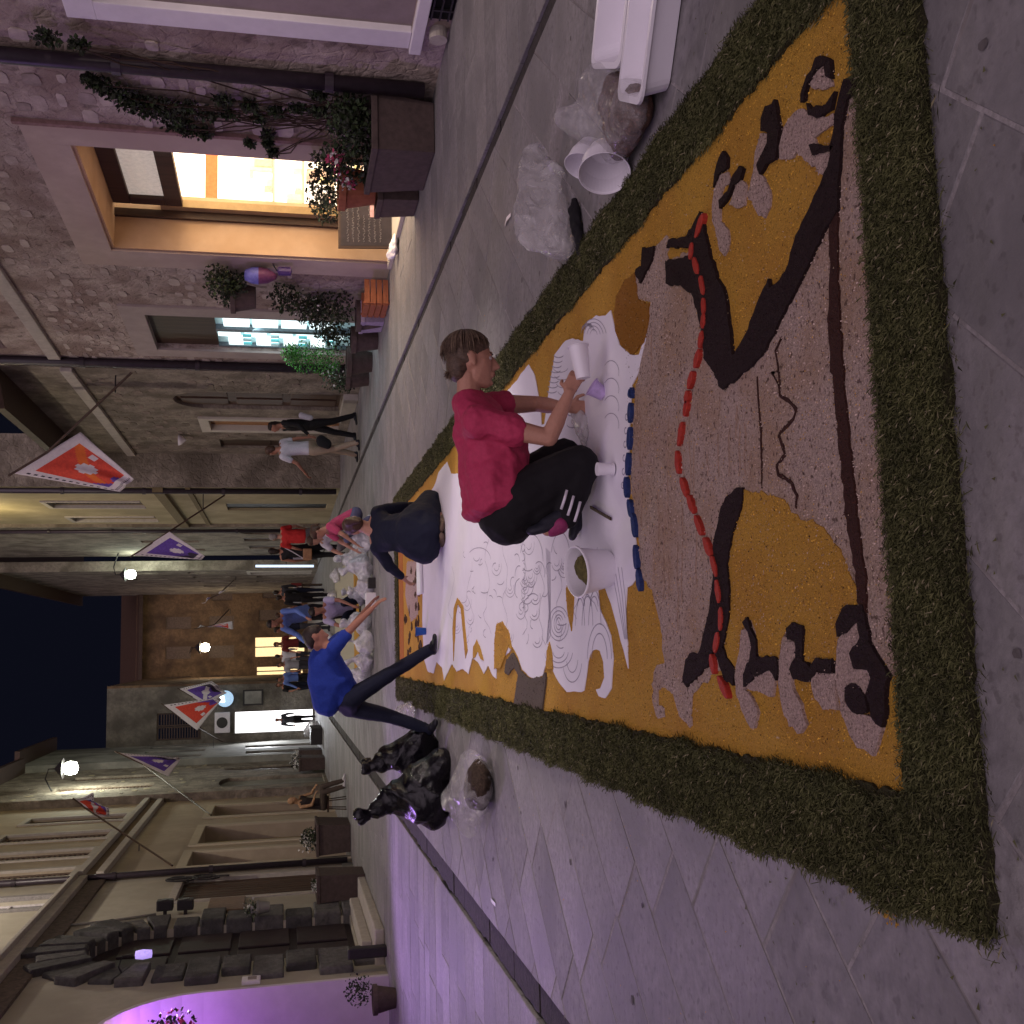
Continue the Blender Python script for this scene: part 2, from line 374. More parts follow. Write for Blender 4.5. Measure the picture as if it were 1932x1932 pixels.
for pts in [[(890, 510), (850, 530), (800, 600), (780, 700), (780, 755), (840, 750), (865, 715), (900, 760), (950, 790), (1000, 845), (1030, 770), (1045, 690), (960, 690), (950, 650), (1000, 610), (1045, 600), (1050, 540), (960, 560), (915, 545)],
            [(960, 330), (1000, 310), (1030, 380), (1035, 400), (980, 425), (930, 425), (925, 395)],
            [(690, 630), (735, 625), (730, 680), (700, 740), (680, 800), (700, 840), (735, 900), (735, 980), (710, 1025), (680, 1020), (650, 950), (625, 930), (655, 820), (665, 720)],
            [(500, 830), (535, 810), (545, 860), (510, 900), (500, 950), (500, 1050), (540, 1090), (540, 1160), (520, 1215), (495, 1190), (480, 1110), (460, 1040), (460, 950), (475, 880)],
            [(600, 850), (625, 880), (615, 970), (590, 985), (540, 975), (570, 890)]]: layer('beige_shape', 'A', pts, BEI2, 2, .003)
for pts in [[(600, 1190), (625, 1175), (640, 1230), (650, 1300), (635, 1360), (610, 1420), (620, 1470), (660, 1530), (680, 1590), (660, 1655), (640, 1650), (600, 1570), (575, 1480), (570, 1380), (590, 1290)],
            [(650, 1430), (700, 1380), (740, 1390), (760, 1430), (750, 1500), (740, 1510), (690, 1480), (640, 1475), (620, 1455)],
            [(790, 1250), (850, 1240), (865, 1320), (835, 1370), (840, 1470), (880, 1540), (905, 1640), (880, 1685), (830, 1640), (790, 1560), (775, 1440), (775, 1330)],
            [(940, 1390), (1000, 1385), (1040, 1400), (1050, 1560), (985, 1565), (940, 1490), (930, 1440)],
            [(1055, 1230), (1110, 1190), (1150, 1150), (1170, 1200), (1165, 1240), (1115, 1300), (1130, 1370), (1200, 1380), (1215, 1430), (1195, 1510), (1160, 1460), (1095, 1440), (1090, 1530), (1130, 1580), (1180, 1590), (1220, 1600), (1260, 1650), (1240, 1740), (1220, 1780), (1150, 1750), (1110, 1690), (1070, 1570), (1045, 1450), (1050, 1330)]]: layer('beige_shape', 'B', pts, BEI2, 3, .003)
darkA = [[(410, 1000), (435, 1120), (455, 1200), (490, 1310), (530, 1400), (550, 1560), (565, 1685), (600, 1640), (650, 1530), (700, 1390), (735, 1320), (745, 1370), (790, 1330), (830, 1250), (870, 1120), (920, 1010), (970, 900), (985, 860), (1020, 780), (1040, 650), (1065, 500), (1095, 380), (1160, 340), (1155, 400), (1110, 480), (1080, 640), (1075, 800), (1060, 1000), (1010, 1080), (950, 1200), (890, 1330), (800, 1500), (700, 1690), (600, 1780), (520, 1840), (500, 1830), (470, 1750), (430, 1700), (420, 1570), (390, 1450), (370, 1390), (310, 1350), (250, 1350), (245, 1240), (330, 1220), (360, 1210), (355, 1170), (250, 1170), (260, 1130), (340, 1120), (390, 1040)],
         [(700, 560), (720, 510), (750, 500), (765, 470), (780, 540), (790, 610), (775, 700), (770, 760), (720, 780), (695, 825), (680, 790), (700, 740), (730, 680), (735, 630), (700, 610)],
         [(520, 715), (540, 750), (535, 800), (500, 820), (475, 885), (480, 820), (500, 750)], [(600, 780), (615, 800), (600, 850), (570, 880), (540, 940), (505, 985), (500, 950), (540, 900), (575, 820)],
         [(135, 1180), (190, 1165), (185, 1210), (160, 1270), (125, 1335), (100, 1300), (105, 1270), (130, 1260)],
         [(885, 490), (900, 400), (940, 330), (960, 280), (1000, 260), (1030, 290), (1035, 370), (1010, 350), (1000, 310), (960, 330), (925, 400), (905, 470)],
         [(915, 500), (940, 520), (990, 500), (1045, 440), (1035, 520), (1005, 530), (960, 565), (925, 545)], [(930, 680), (950, 690), (1045, 690), (1045, 705), (940, 735)]]
for p in darkA: layer('dark_shape', 'A', p, BLK, 4, .003)
darkB = [[(610, 520), (600, 620), (560, 740), (535, 880), (545, 1000), (545, 1100), (530, 1200), (510, 1270), (545, 1340), (575, 1380), (560, 1450), (520, 1420), (490, 1330), (470, 1290), (440, 1370), (395, 1410), (345, 1460), (325, 1430), (340, 1330), (370, 1295), (400, 1300), (430, 1200), (450, 1100), (470, 950), (470, 780), (500, 650), (530, 570), (570, 530)],
         [(610, 1160), (630, 1130), (650, 1180), (670, 1240), (675, 1320), (770, 1315), (775, 1380), (765, 1425), (735, 1380), (700, 1390), (650, 1430), (615, 1455), (610, 1400), (640, 1340), (650, 1260), (635, 1200)],
         [(815, 1190), (850, 1155), (895, 1170), (895, 1340), (930, 1355), (950, 1320), (1040, 1330), (1035, 1400), (960, 1385), (920, 1435), (850, 1430), (830, 1370), (860, 1320), (855, 1240), (820, 1230)],
         [(1055, 1160), (1085, 1085), (1130, 1075), (1170, 1080), (1195, 1150), (1210, 1240), (1250, 1320), (1295, 1400), (1280, 1480), (1285, 1600), (1265, 1650), (1220, 1600), (1195, 1500), (1215, 1420), (1200, 1380), (1130, 1370), (1115, 1300), (1165, 1230), (1150, 1150), (1110, 1190), (1060, 1230)],
         [(1110, 1440), (1150, 1450), (1190, 1500), (1200, 1570), (1180, 1590), (1130, 1580), (1095, 1530), (1090, 1460)]]
for p in darkB: layer('dark_shape', 'B', p, BLK, 4, .003)
layer('brown_band', 'B', [('A', 1020, 1040), ('A', 1060, 1000), ('A', 1060, 1300), ('A', 1075, 1600), ('A', 1090, 1800), ('B', 1080, 30), ('B', 1105, 250), ('B', 1130, 500), ('B', 1160, 800), ('B', 1185, 950), ('B', 1185, 1110), ('B', 1145, 1060), ('B', 1145, 990), ('B', 1125, 880), ('B', 1090, 640), ('B', 1065, 400), ('B', 1045, 150), ('B', 1030, 0), ('A', 1030, 1750), ('A', 1015, 1500), ('A', 1025, 1250)], BRN, 3, .003)
def ribbon(name, code, pts, w, M, lv):
    P = [Vector(p) for p in gp(code, pts)]; L_ = []; R_ = []
    for i, p in enumerate(P):
        t = (P[min(i+1, len(P)-1)]-P[max(i-1, 0)]).normalized(); n = Vector((-t.y, t.x)); ww = w*(.35 if i in (0, len(P)-1) else 1)
        L_.append(tuple(p+n*ww)); R_.append(tuple(p-n*ww))
    layer(name, code, L_+R_[::-1], M, lv, w*.25, .015, True)
ribbon('dark_line', 'B', [(668, 0), (675, 120), (685, 250), (690, 400), (690, 525)], .004, BRN, 2)
ribbon('dark_line', 'B', [(770, -40), (775, 90), (820, 120), (855, 155), (840, 200), (800, 240), (770, 280), (790, 330), (800, 370), (760, 420), (770, 460), (830, 500), (855, 560), (850, 620)], .006, BRN, 2)
ribbon('dark_line', 'A', [(770, 1640), (790, 1600), (760, 1660), (775, 1760), (740, 1760), (780, 1830)], .004, BRN, 2)
STREAK = mat('brown_streak', (.36, .25, .19), .95, .6, 120, .4)
_rr = random.Random(21)
for _ in range(34):
    x = _rr.uniform(115, 640); y = _rr.uniform(-300, 900) if x < 440 else _rr.uniform(-250, 380); L_ = _rr.uniform(90, 420)
    if 430 < x+40 and y+L_ > 480: L_ = max(40, 470-y)
    if L_ < 50 or (x > 250 and y < 60): continue
    ribbon('brown_streak', 'B', [(x+_rr.uniform(-5, 5), y+L_*i/5) for i in range(6)], _rr.uniform(.0012, .003), STREAK, 2)
def petals(name, pts, M, n_long, w, code='B'):
    P = [Vector(p) for p in gp(code, pts)]
    for i, p in enumerate(P):
        t = (P[min(i+1, len(P)-1)]-P[max(i-1, 0)]).normalized(); q = Vector((-t.y, t.x)); L_ = (P[min(i+1, len(P)-1)]-P[max(i-1, 0)]).length/(2 if 0 < i < len(P)-1 else 1)*.47
        poly = []
        for k in range(14):
            a = k*2*math.pi/14; v = p+t*math.cos(a)*L_*random.uniform(.92, 1.06)+q*math.sin(a)*w*random.uniform(.85, 1.15); poly.append((v.x, v.y))
        b = MB(); b.prism(poly, XYZ, .002, .030); b.build(name, M, carpet, bevel=.004)
petals('red_petal', [('A', 412, 1070), ('A', 372, 1190), ('A', 395, 1260), ('A', 424, 1350), ('A', 432, 1450), ('A', 430, 1520), ('A', 420, 1610), ('A', 400, 1700), ('A', 370, 1800), ('A', 352, 1880),
       (345, 150), (318, 270), (305, 405), (335, 520), (368, 600), (405, 700), (445, 800), (478, 890), (497, 1010), (510, 1140), (490, 1250), (470, 1350), (520, 1460)], REDP, 0, .018)
petals('blue_petal', [('A', 85, 1860), (80, 80), (78, 170), (75, 290), (68, 410), (60, 520), (78, 620), (97, 700), (105, 850), (120, 960)], BLUP, 0, .023)
# drawing paper of the unfinished part
paper_o = [('Cc', 590, 1290), ('Cc', 588, 1600), ('M', 600, 40), ('M', 620, 110), ('M', 650, 120), ('M', 665, 60), ('M', 695, 90), ('M', 705, 155), ('M', 720, 120), ('M', 745, 70), ('M', 770, 110), ('M', 800, 95), ('M', 830, 120), ('M', 850, 40), ('M', 880, 60), ('M', 910, 120), ('M', 935, 80), ('M', 950, 120), ('M', 975, 150), ('M', 975, 80),
           ('M', 1000, 60), ('M', 1030, 20), ('M', 1060, -20), ('M', 1090, 40), ('M', 1110, 100), ('M', 1150, 140), ('M', 1180, 150), ('M', 1215, 130), ('M', 1232, 70), ('M', 1240, -20), ('M', 1262, 40), ('M', 1270, 110), ('M', 1300, 165), ('M', 1340, 210), ('M', 1370, 215), ('M', 1430, 213), ('M', 1440, 140), ('M', 1450, 60), ('M', 1475, 0), ('M', 1510, 0), ('M', 1530, 60), ('M', 1535, 140),
           ('M', 1515, 195), ('M', 1490, 205), ('M', 1505, 240), ('M', 1540, 250), ('M', 1570, 200), ('M', 1578, 100), ('Cc', 1572, 1800), ('Cc', 1555, 1680), ('Cc', 1530, 1610), ('Cc', 1500, 1540), ('Cc', 1490, 1440), ('Cc', 1515, 1410),
           ('Cc', 1560, 1520), ('Cc', 1595, 1650), ('Cc', 1620, 1760), ('Cc', 1645, 1850), ('Cc', 1642, 1720), ('Cc', 1632, 1560), ('Cc', 1640, 1440), ('Cc', 1690, 1390), ('Cc', 1700, 1320), ('Cc', 1680, 1160), ('Cc', 1650, 1000), ('Cc', 1640, 900), ('Cc', 1650, 780), ('Cc', 1655, 560), ('Cc', 1665, 400),
           ('Cc', 1695, 340), ('Cc', 1740, 140), ('Cc', 1735, 135), ('Cc', 1700, 240), ('Cc', 1660, 240), ('Cc', 1600, 190), ('Cc', 1575, 100), ('Cc', 1555, 15), ('Cc', 1530, 40), ('Cc', 1480, 40), ('Cc', 1440, 70), ('Cc', 1420, 120), ('Cc', 1415, 170), ('Cc', 1360, 155), ('Cc', 1310, 180), ('Cc', 1270, 240), ('Cc', 1250, 350), ('Cc', 1235, 440), ('Cc', 1215, 600),
           ('Cc', 1200, 600), ('Cc', 1190, 480), ('Cc', 1165, 340), ('Cc', 1135, 290), ('Cc', 1085, 355), ('Cc', 1030, 420), ('Cc', 930, 540), ('Cc', 830, 660), ('Cc', 780, 850), ('Cc', 735, 850), ('Cc', 715, 790), ('Cc', 672, 840), ('Cc', 655, 900), ('Cc', 600, 1000)]
pb = MB(); PP = rough(gp('M', paper_o), .05, .0025); pb.prism(PP, XYZ, .011, .0155)
paper = pb.build('drawing_paper', PAPER, carpet); tag(paper, 'white paper sheet with pencilled waves still waiting for petals')
for pts in [[('Cc', 1370, 1310), ('Cc', 1400, 1290), ('Cc', 1402, 1400), ('Cc', 1372, 1480), ('Cc', 1358, 1660), ('Cc', 1338, 1560), ('Cc', 1330, 1440)],
            [('Cc', 750, 1810), ('Cc', 746, 1650), ('Cc', 752, 1540), ('Cc', 770, 1488), ('Cc', 800, 1530), ('Cc', 810, 1640), ('Cc', 822, 1760), ('Cc', 812, 1800), ('Cc', 798, 1650), ('Cc', 788, 1545), ('Cc', 772, 1520), ('Cc', 762, 1570), ('Cc', 757, 1700)],
            [('Cc', 850, 1800), ('Cc', 852, 1740), ('Cc', 870, 1705), ('Cc', 890, 1750), ('Cc', 905, 1810), ('Cc', 890, 1800), ('Cc', 875, 1760), ('Cc', 862, 1790)],
            [('Cc', 960, 1850), ('Cc', 962, 1700), ('Cc', 972, 1625), ('Cc', 1000, 1610), ('Cc', 1035, 1660), ('Cc', 1052, 1750), ('Cc', 1030, 1740), ('Cc', 1015, 1790), ('Cc', 990, 1850)],
            [('Cc', 1225, 1850), ('Cc', 1232, 1760), ('Cc', 1245, 1712), ('Cc', 1258, 1770), ('Cc', 1262, 1850)], [('Cc', 806, 900), ('Cc', 812, 1010), ('Cc', 800, 1010), ('Cc', 798, 900)]]:
    layer('yellow_inlay', 'Cc', pts, YEL, 3, .003)
layer('grey_shape', 'M', [(1020, 110), (1030, 50), (1060, 15), (1080, 40), (1105, 110), (1150, 148), (1215, 140), (1232, 110), (1235, 160), (1215, 312), (1070, 275), (1080, 200), (1092, 130), (1070, 85), (1040, 125)], GRYP, 3)
for x in (.35, .62): pass
PENC = mat('pencil_line', (.34, .31, .38), .8)
pl = MB()
def stroke(pts, w=.0028):
    P = [Vector(p) for p in pts]
    for i in range(len(P)-1):
        t = (P[i+1]-P[i]); 
        if t.length < 1e-4: continue
        n = Vector((-t.y, t.x)).normalized()*w; a, b = P[i], P[i+1]
        pl.add([(a.x+n.x, a.y+n.y, .0166), (b.x+n.x, b.y+n.y, .0166), (b.x-n.x, b.y-n.y, .0166), (a.x-n.x, a.y-n.y, .0166)], [(0, 1, 2, 3)])
def arc(code, cx, cy, rx, ry, a0, a1, k=18, w=.0028):
    stroke(gp(code, [(cx+rx*math.cos(a0+(a1-a0)*i/k), cy+ry*math.sin(a0+(a1-a0)*i/k)) for i in range(k+1)]), w)
pi = math.pi
for r in (14, 24, 38, 52): arc('Cc', 1290, 1620, r, r*1.5+10, 0, 2*pi*.93)
for r in (30, 50, 72): arc('Cc', 1290, 1760, r, r*1.2, .1, pi*.95)
for c in ((1180, 1700), (1165, 1560), (1170, 1480)):
    for r in (14, 26): arc('Cc', c[0], c[1], r, r*1.6, -.4, 2.6)
for i in range(7): arc('Cc', 1105, 1230+i*48, 12, 20, -1.2, 1.7)
for i in range(3): arc('Cc', 1400+i*38, 1640, 24+i*4, 150+i*20, pi*1.02, pi*1.98)
for i in range(3): arc('Cc', 1405+i*34, 1540, 20, 60, pi*1.05, pi*1.95)
arc('Cc', 1500, 1800, 40, 130, pi, 2*pi); arc('Cc', 1500, 1800, 62, 180, pi, 2*pi); arc('Cc', 1360, 1800, 50, 120, .2, pi-.4); arc('Cc', 1360, 1790, 30, 80, .2, pi-.3)
for k_ in range(5): stroke(gp('Cc', [(1225+k_*5, 1230+k_*5), (1232+k_*4, 1400), (1240+k_*2, 1560+k_*30), (1228, 1720)]))
for k_ in range(4): stroke(gp('Cc', [(1560+k_*18, 1330), (1590+k_*14, 1480), (1630+k_*4, 1700)]))
for k_ in range(26):
    cx, cy = random.uniform(760, 1010), random.uniform(1080, 1700); a = random.uniform(0, 6); arc('Cc', cx, cy, random.uniform(7, 22), random.uniform(10, 34), a, a+random.uniform(1.2, 2.8))
for k_ in range(22):
    cx, cy = random.uniform(1020, 1330), random.uniform(1180, 1700); a = random.uniform(0, 6); arc('Cc', cx, cy, random.uniform(12, 40), random.uniform(20, 60), a, a+random.uniform(1.2, 2.6))
for k_ in range(8): arc('Cc', 1290-k_*5, 240+k_*26, 26, 14, pi*.1, pi*.9)
for k_ in range(3): arc('Cc', 1440, 110+k_*5, 14+k_*9, 20+k_*10, pi*1.0, pi*2)
for k_ in range(4): arc('Cc', 1360, 420+k_*60, 26, 14, 0, pi)
for k_ in range(5): arc('Cc', 1300+k_*8, 300+k_*40, 40, 30, pi*.1, pi*.9, 12, .002)
for k_ in range(4): arc('Cc', 1470, 150+k_*4, 20+k_*16, 40+k_*22, pi*1.1, 1.9*pi, 14, .002); arc('Cc', 1560, 330+k_*90, 40, 60, pi*1.2, 2.1*pi, 12, .002)
for k_ in range(6): arc('Cc', 1640-k_*4, 560+k_*70, 7, 16, 0, 5)
arc('Cc', 1150, 1300, 60, 140, pi*1.1, 2*pi); arc('Cc', 1300, 1300, 50, 150, pi*1.1, 1.9*pi); arc('Cc', 880, 1290, 60, 60, pi*1.2, 2*pi)
for k_ in range(9):
    x0_ = 740+k_*92; y0_ = 1180+_rr.uniform(-60, 160); pts_ = []
    for i in range(16): pts_.append((x0_+14*math.sin(i*.8+k_)+i*_rr.uniform(-1, 1), y0_+i*(34 if x0_ < 1300 else 22)))
    stroke(gp('Cc', [p for p in pts_ if p[1] < 1740]), .002)
for k_ in range(16):
    cx, cy = _rr.uniform(760, 1320), _rr.uniform(1200, 1700); r_ = _rr.uniform(8, 18)
    for q_ in range(_rr.choice([2, 3])): arc('Cc', cx, cy, r_*(q_+1)*.8, r_*(q_+1)*1.5, -.3, 2.7, 12, .002)
o = pl.build('pencil_lines', PENC, carpet, fixn=False)
# decorated far end
layer('orange_band', None, [(-.3, 12.95), (1.7, 12.9), (1.7, 13.35), (-.3, 13.4)], ORG, 1, .01, .05, True)
DBR = mat('far_brown_petals', (.07, .03, .012), .95, .5, 100, .3)
for k_ in range(34):
    x, y = random.uniform(-.2, 1.05), random.choice([random.uniform(11.3, 11.9), random.uniform(12.0, 12.8)])
    if x > .35 and y > 12.4: y -= .8
    a, b_ = random.uniform(.03, .07), random.uniform(.04, .12)
    layer('brown_motif', None, [(x+a*math.cos(t)*random.uniform(.5, 1.2), y+b_*math.sin(t)*random.uniform(.5, 1.2)) for t in [i*pi/5 for i in range(10)]], DBR, 2, .005, .04, True)
layer('pale_patch', None, [(.35, 11.5), (.95, 11.6), (1.0, 12.5), (.6, 12.7), (.3, 12.2)], BEI2, 1, .01, .05, True)
# loose petal grains lying on every coloured area, spilling a little over the edges
def grains():
    groups = {}
    for o in carpet.children:
        nm = o.name.split('.')[0]
        if nm in ('drawing_paper', 'pencil_lines', 'red_petal', 'blue_petal'): continue
        M = o.data.materials[0]; n = len(o.data.vertices)//2; P_ = np.array([v.co[:] for v in o.data.vertices][:n]); z = P_[0, 2]; xy = P_[:, :2]
        x0, y0 = xy.min(0); x1, y1 = min(xy[:, 0].max(), 1.75), min(xy[:, 1].max(), 7.5)
        if y1 <= y0: continue
        k = int((x1-x0)*(y1-y0)*7000); p = RS.uniform((x0, y0), (x1, y1), (k, 2)); p = p[RS.uniform(0, 1, k) < np.clip((3.0/(p[:, 1]+.2))**2, .05, 1)]
        ins = np.zeros(len(p), bool); j = n-1
        for i_ in range(n):
            a, b_ = xy[i_], xy[j]; c = (a[1] > p[:, 1]) != (b_[1] > p[:, 1])
            with np.errstate(divide='ignore', invalid='ignore'): ins ^= c & (p[:, 0] < (b_[0]-a[0])*(p[:, 1]-a[1])/(b_[1]-a[1])+a[0])
            j = i_
        p = p[ins]; p = p+RS.normal(0, .0055, p.shape); groups.setdefault(M.name, []).append(np.concatenate([p, np.full((len(p), 1), z)], 1))
    for k_, lst in groups.items():
        Q = np.concatenate(lst); n = len(Q); s_ = RS.uniform(.0014, .0036, n)*np.clip(Q[:, 1]/3.2, 1, 2.2); a = RS.uniform(0, 6.28, n); V = np.empty((n, 4, 3)); up = RS.uniform(.0005, .004, n)
        dx, dy = np.cos(a)*s_, np.sin(a)*s_; w = RS.uniform(.3, .9, n)
        V[:, 0] = np.stack([Q[:, 0]+dx, Q[:, 1]+dy, Q[:, 2]+.001+up], 1); V[:, 1] = np.stack([Q[:, 0]-dy*w, Q[:, 1]+dx*w, Q[:, 2]+.001], 1); V[:, 2] = np.stack([Q[:, 0]-dx, Q[:, 1]-dy, Q[:, 2]+.001+up*.5], 1); V[:, 3] = np.stack([Q[:, 0]+dy*w, Q[:, 1]-dx*w, Q[:, 2]+.0012+up], 1)
        me = bpy.data.meshes.new('petal_grains'); me.vertices.add(n*4); me.vertices.foreach_set('co', V.ravel()); F = (np.arange(n)[:, None]*4+np.array([[0, 1, 2, 0, 2, 3]])).ravel(); me.loops.add(len(F)); me.loops.foreach_set('vertex_index', F); nt_ = len(F)//3
        me.polygons.add(nt_); me.polygons.foreach_set('loop_start', np.arange(nt_)*3); base = bpy.data.materials[k_]
        r = [n_ for n_ in base.node_tree.nodes if n_.type == 'VALTORGB'][0].color_ramp.elements; c = [(r[0].color[i_]+r[1].color[i_])/2 for i_ in range(3)]
        for t_, f in (('pale', 1.22), ('mid', .95), ('dark', .45)): me.materials.append(mat('grain_'+k_+'_'+t_, tuple(min(.85, v*f) for v in c), .9, 0, 5, .1))
        me.polygons.foreach_set('material_index', np.repeat(RS.choice(3, n, p=[.36, .42, .22]), 2).astype(np.int32)); me.update()
        o = bpy.data.objects.new('petal_grains', me); C.objects.link(o); o.parent = carpet; o['kind'] = 'stuff'
grains()
# grass border: mat + blades
GM = mat('grass_mat', (.045, .040, .016), .95, 1., 90, .5, dist=.02)
XI0, XI1, YI0, YI1, XO0, XO1, YO0, YO1 = -.37, 1.70, 2.30, 13.45, -.64, 1.94, 2.03, 13.8
gm = MB()
for a, b_ in (((XO0, YO0), (XO1, YI0)), ((XO0, YI0), (XI0, YI1)), ((XI1, YI0), (XO1, YI1)), ((XO0, YI1), (XO1, YO1))):
    gm.prism(rough([(a[0], a[1]), (b_[0], a[1]), (b_[0], b_[1]), (a[0], b_[1])], .03, .006), XYZ, .0015, .022)
gmo = gm.build('grass_bed', GM, carpet)
def blades(name, regions, mats):
    allv = []; cnt = 0; mis = []
    for (x0, x1, y0, y1, n, ln, wd) in regions:
        y = RS.uniform(y0, y1, n)+RS.normal(0, .012, n); x = RS.uniform(x0, x1, n)+RS.normal(0, .009, n)+(.010*np.sin(y*7.3)+.008*np.sin(y*17+1))*(np.abs(x0+x1-1.3)>.5)
        z = RS.uniform(.004, .03, n); th = RS.uniform(0, 2*np.pi, n); el = np.abs(RS.normal(.25, .35, n)); l = ln*RS.uniform(.5, 1.4, n)
        dx, dy, dz = np.cos(th)*np.cos(el)*l, np.sin(th)*np.cos(el)*l, np.sin(el)*l
        px_, py_ = -np.sin(th)*wd, np.cos(th)*wd
        v = np.empty((n, 4, 3)); v[:, 0] = np.stack([x+px_, y+py_, z], 1); v[:, 1] = np.stack([x-px_, y-py_, z], 1)
        v[:, 2] = np.stack([x+dx*.55-px_*.7, y+dy*.55-py_*.7, z+dz*.6+.002], 1); v[:, 3] = np.stack([x+dx, y+dy, np.maximum(z+dz*.85, .006)], 1)
        allv.append(v.reshape(-1, 3)); cnt += n
    V = np.concatenate(allv); me = bpy.data.meshes.new(name); me.vertices.add(len(V)); me.vertices.foreach_set('co', V.ravel())
    F = np.arange(cnt)[:, None]*4+np.array([[0, 1, 2, 0, 2, 3]]); F = F.reshape(-1)
    me.loops.add(len(F)); me.loops.foreach_set('vertex_index', F); nt_ = len(F)//3
    me.polygons.add(nt_); me.polygons.foreach_set('loop_start', np.arange(nt_)*3)
    for M in mats: me.materials.append(M)
    mi = np.repeat(RS.choice(len(mats), cnt, p=[.60, .36, .04]), 2); me.polygons.foreach_set('material_index', mi.astype(np.int32))
    me.update(); o = bpy.data.objects.new(name, me); C.objects.link(o); o.parent = carpet; o['kind'] = 'stuff'; return o
GA = mat('grass_blade_dark', (.055, .057, .018), .8, 0, 6, .4); GB = mat('grass_blade', (.098, .097, .037), .8, 0, 6, .4); GC = mat('grass_blade_dry', (.22, .19, .11), .7, 0, 6, .25)
reg = [(XO0, XO1, YO0, YI0, 125000, .019, .0010)]
yy = YI0
while yy < YI1:
    h = .5; d = int(42000*(.27*h)/.27/h*h*max(.12, (2.6/(yy+.3)))); ln = .021; wd = .0011*max(1, yy/4)
    reg.append((XO0, XI0-.005, yy, yy+h, d, ln, wd)); reg.append((XI1+.005, XO1, yy, yy+h, d, ln, wd)); yy += h
reg.append((XO0, XO1, YI1, YO1, 8000, .03, .003)); reg.append((XO0-.03, XO1+.03, YO0-.04, YO0+.01, 500, .03, .001))
blades('grass_blades', reg, [GA, GB, GC])
# loose crumbs on the petals near the camera
def crumbs(name, n, region, M, s0, s1, zz=.022):
    b = MB()
    for _ in range(n):
        x, y = random.uniform(region[0], region[1]), random.uniform(region[2], region[3]); s = random.uniform(s0, s1); a = random.uniform(0, 6.3); t = random.uniform(0, .003)
        q = [(x+s*math.cos(a+k*2.1)*(1.6 if k == 0 else .6), y+s*math.sin(a+k*2.1)*(1.6 if k == 0 else .6), zz+t*(k == 1)+random.uniform(0, .002)) for k in range(3)]
        b.add(q, [(0, 1, 2)])
    o = b.build(name, M, carpet, fixn=False); o['kind'] = 'stuff'; return o
crumbs('dark_crumbs', 2600, (-.3, 1.6, 2.35, 4.2), BRN, .0012, .004, .018)
crumbs('pale_crumbs', 1800, (-.3, 1.6, 2.35, 4.2), mat('pale_crumb', (.5, .38, .26), .8), .0012, .004, .018)
crumbs('stray_grass', 300, (-1.3, 2.4, 1.7, 3.4), GB, .004, .010, .006)
crumbs('stray_petals', 260, (-1.5, 2.6, 1.8, 7.5), YEL, .002, .006, .006)
pp = MB()
for _ in range(90):
    x, y = -.70+random.gauss(0, .022), 2.30+random.gauss(0, .02); s = random.uniform(.003, .007); a = random.uniform(0, 6); pp.add([(x+s*math.cos(a+k*1.57), y+s*math.sin(a+k*1.57), .005+random.uniform(0, .004)) for k in range(4)], [(0, 1, 2, 3)])
v0 = G(1677, 1715, .005)
for i in range(len(pp.v)): pp.v[i] = (pp.v[i][0]+.70+v0.x, pp.v[i][1]-2.30+v0.y, pp.v[i][2])
tag(pp.build('spilled_petals', YEL, fixn=False), 'small heap of yellow petals spilled on the paving beside the grass corner', 'petals', kind='stuff')
# ================================================================== buildings
def frame(side, X, y0):
    """P(u,v,w): u metres along the street from y0, v up, w out of the wall towards the street"""
    if side == 'R': return lambda u, v, w: Vector((X-w, y0+u, v))
    if side == 'L': return lambda u, v, w: Vector((X+w, y0+u, v))
    return lambda u, v, w: Vector((X+u, y0-w, v))           # 'F' faces the camera
def archpts(u0, u1, vs, vt, n=14, point=0):
    c = (u0+u1)/2; r = (u1-u0)/2; h = vt-vs
    if point:
        A = [(u0+r*(i/n)**1.0*1.0, vs+h*math.sin(pi/2*(i/n))**.8) for i in range(n+1)]; B = [(2*c-a, b) for a, b in A[::-1][1:]]; return A+B
    return [(c-r*math.cos(pi*i/n), vs+h*math.sin(pi*i/n)) for i in range(n+1)]
def facade(root, P, width, height, holes, M, thick=.45, name='wall'):
    """holes: (u0,u1,v0,v1[,spring]); with spring the top is an arch from spring to v1"""
    us = sorted({0, width}|{a for h in holes for a in h[:2]}); vs = sorted({0, height}|{a for h in holes for a in h[2:4]})
    b = MB()
    for i in range(len(us)-1):
        run = None
        for j in range(len(vs)-1):
            cu, cv = (us[i]+us[i+1])/2, (vs[j]+vs[j+1])/2
            inside = any(h[0] < cu < h[1] and h[2] < cv < h[3] for h in holes)
            if inside:
                if run is not None: b.box((us[i], run, -thick), (us[i+1], vs[j], 0), P); run = None
            elif run is None: run = vs[j]
        if run is not None: b.box((us[i], run, -thick), (us[i+1], vs[-1], 0), P)
    for h in holes:
        if len(h) > 4:
            A = archpts(h[0], h[1], h[4], h[3], point=(len(h) > 5)); k = len(A)//2
            b.prism(A[:k+1]+[(h[0], h[3])], P, -thick, 0); b.prism(A[k:]+[(h[1], h[3])], P, -thick, 0)
    return b.build(name, M, root)
def pbox(root, name, P, a, b, M, bevel=0, label=None):
    q = MB(); q.box(a, b, P); o = q.build(name, M, root, bevel=bevel)
    if label: o['label'] = label
    return o
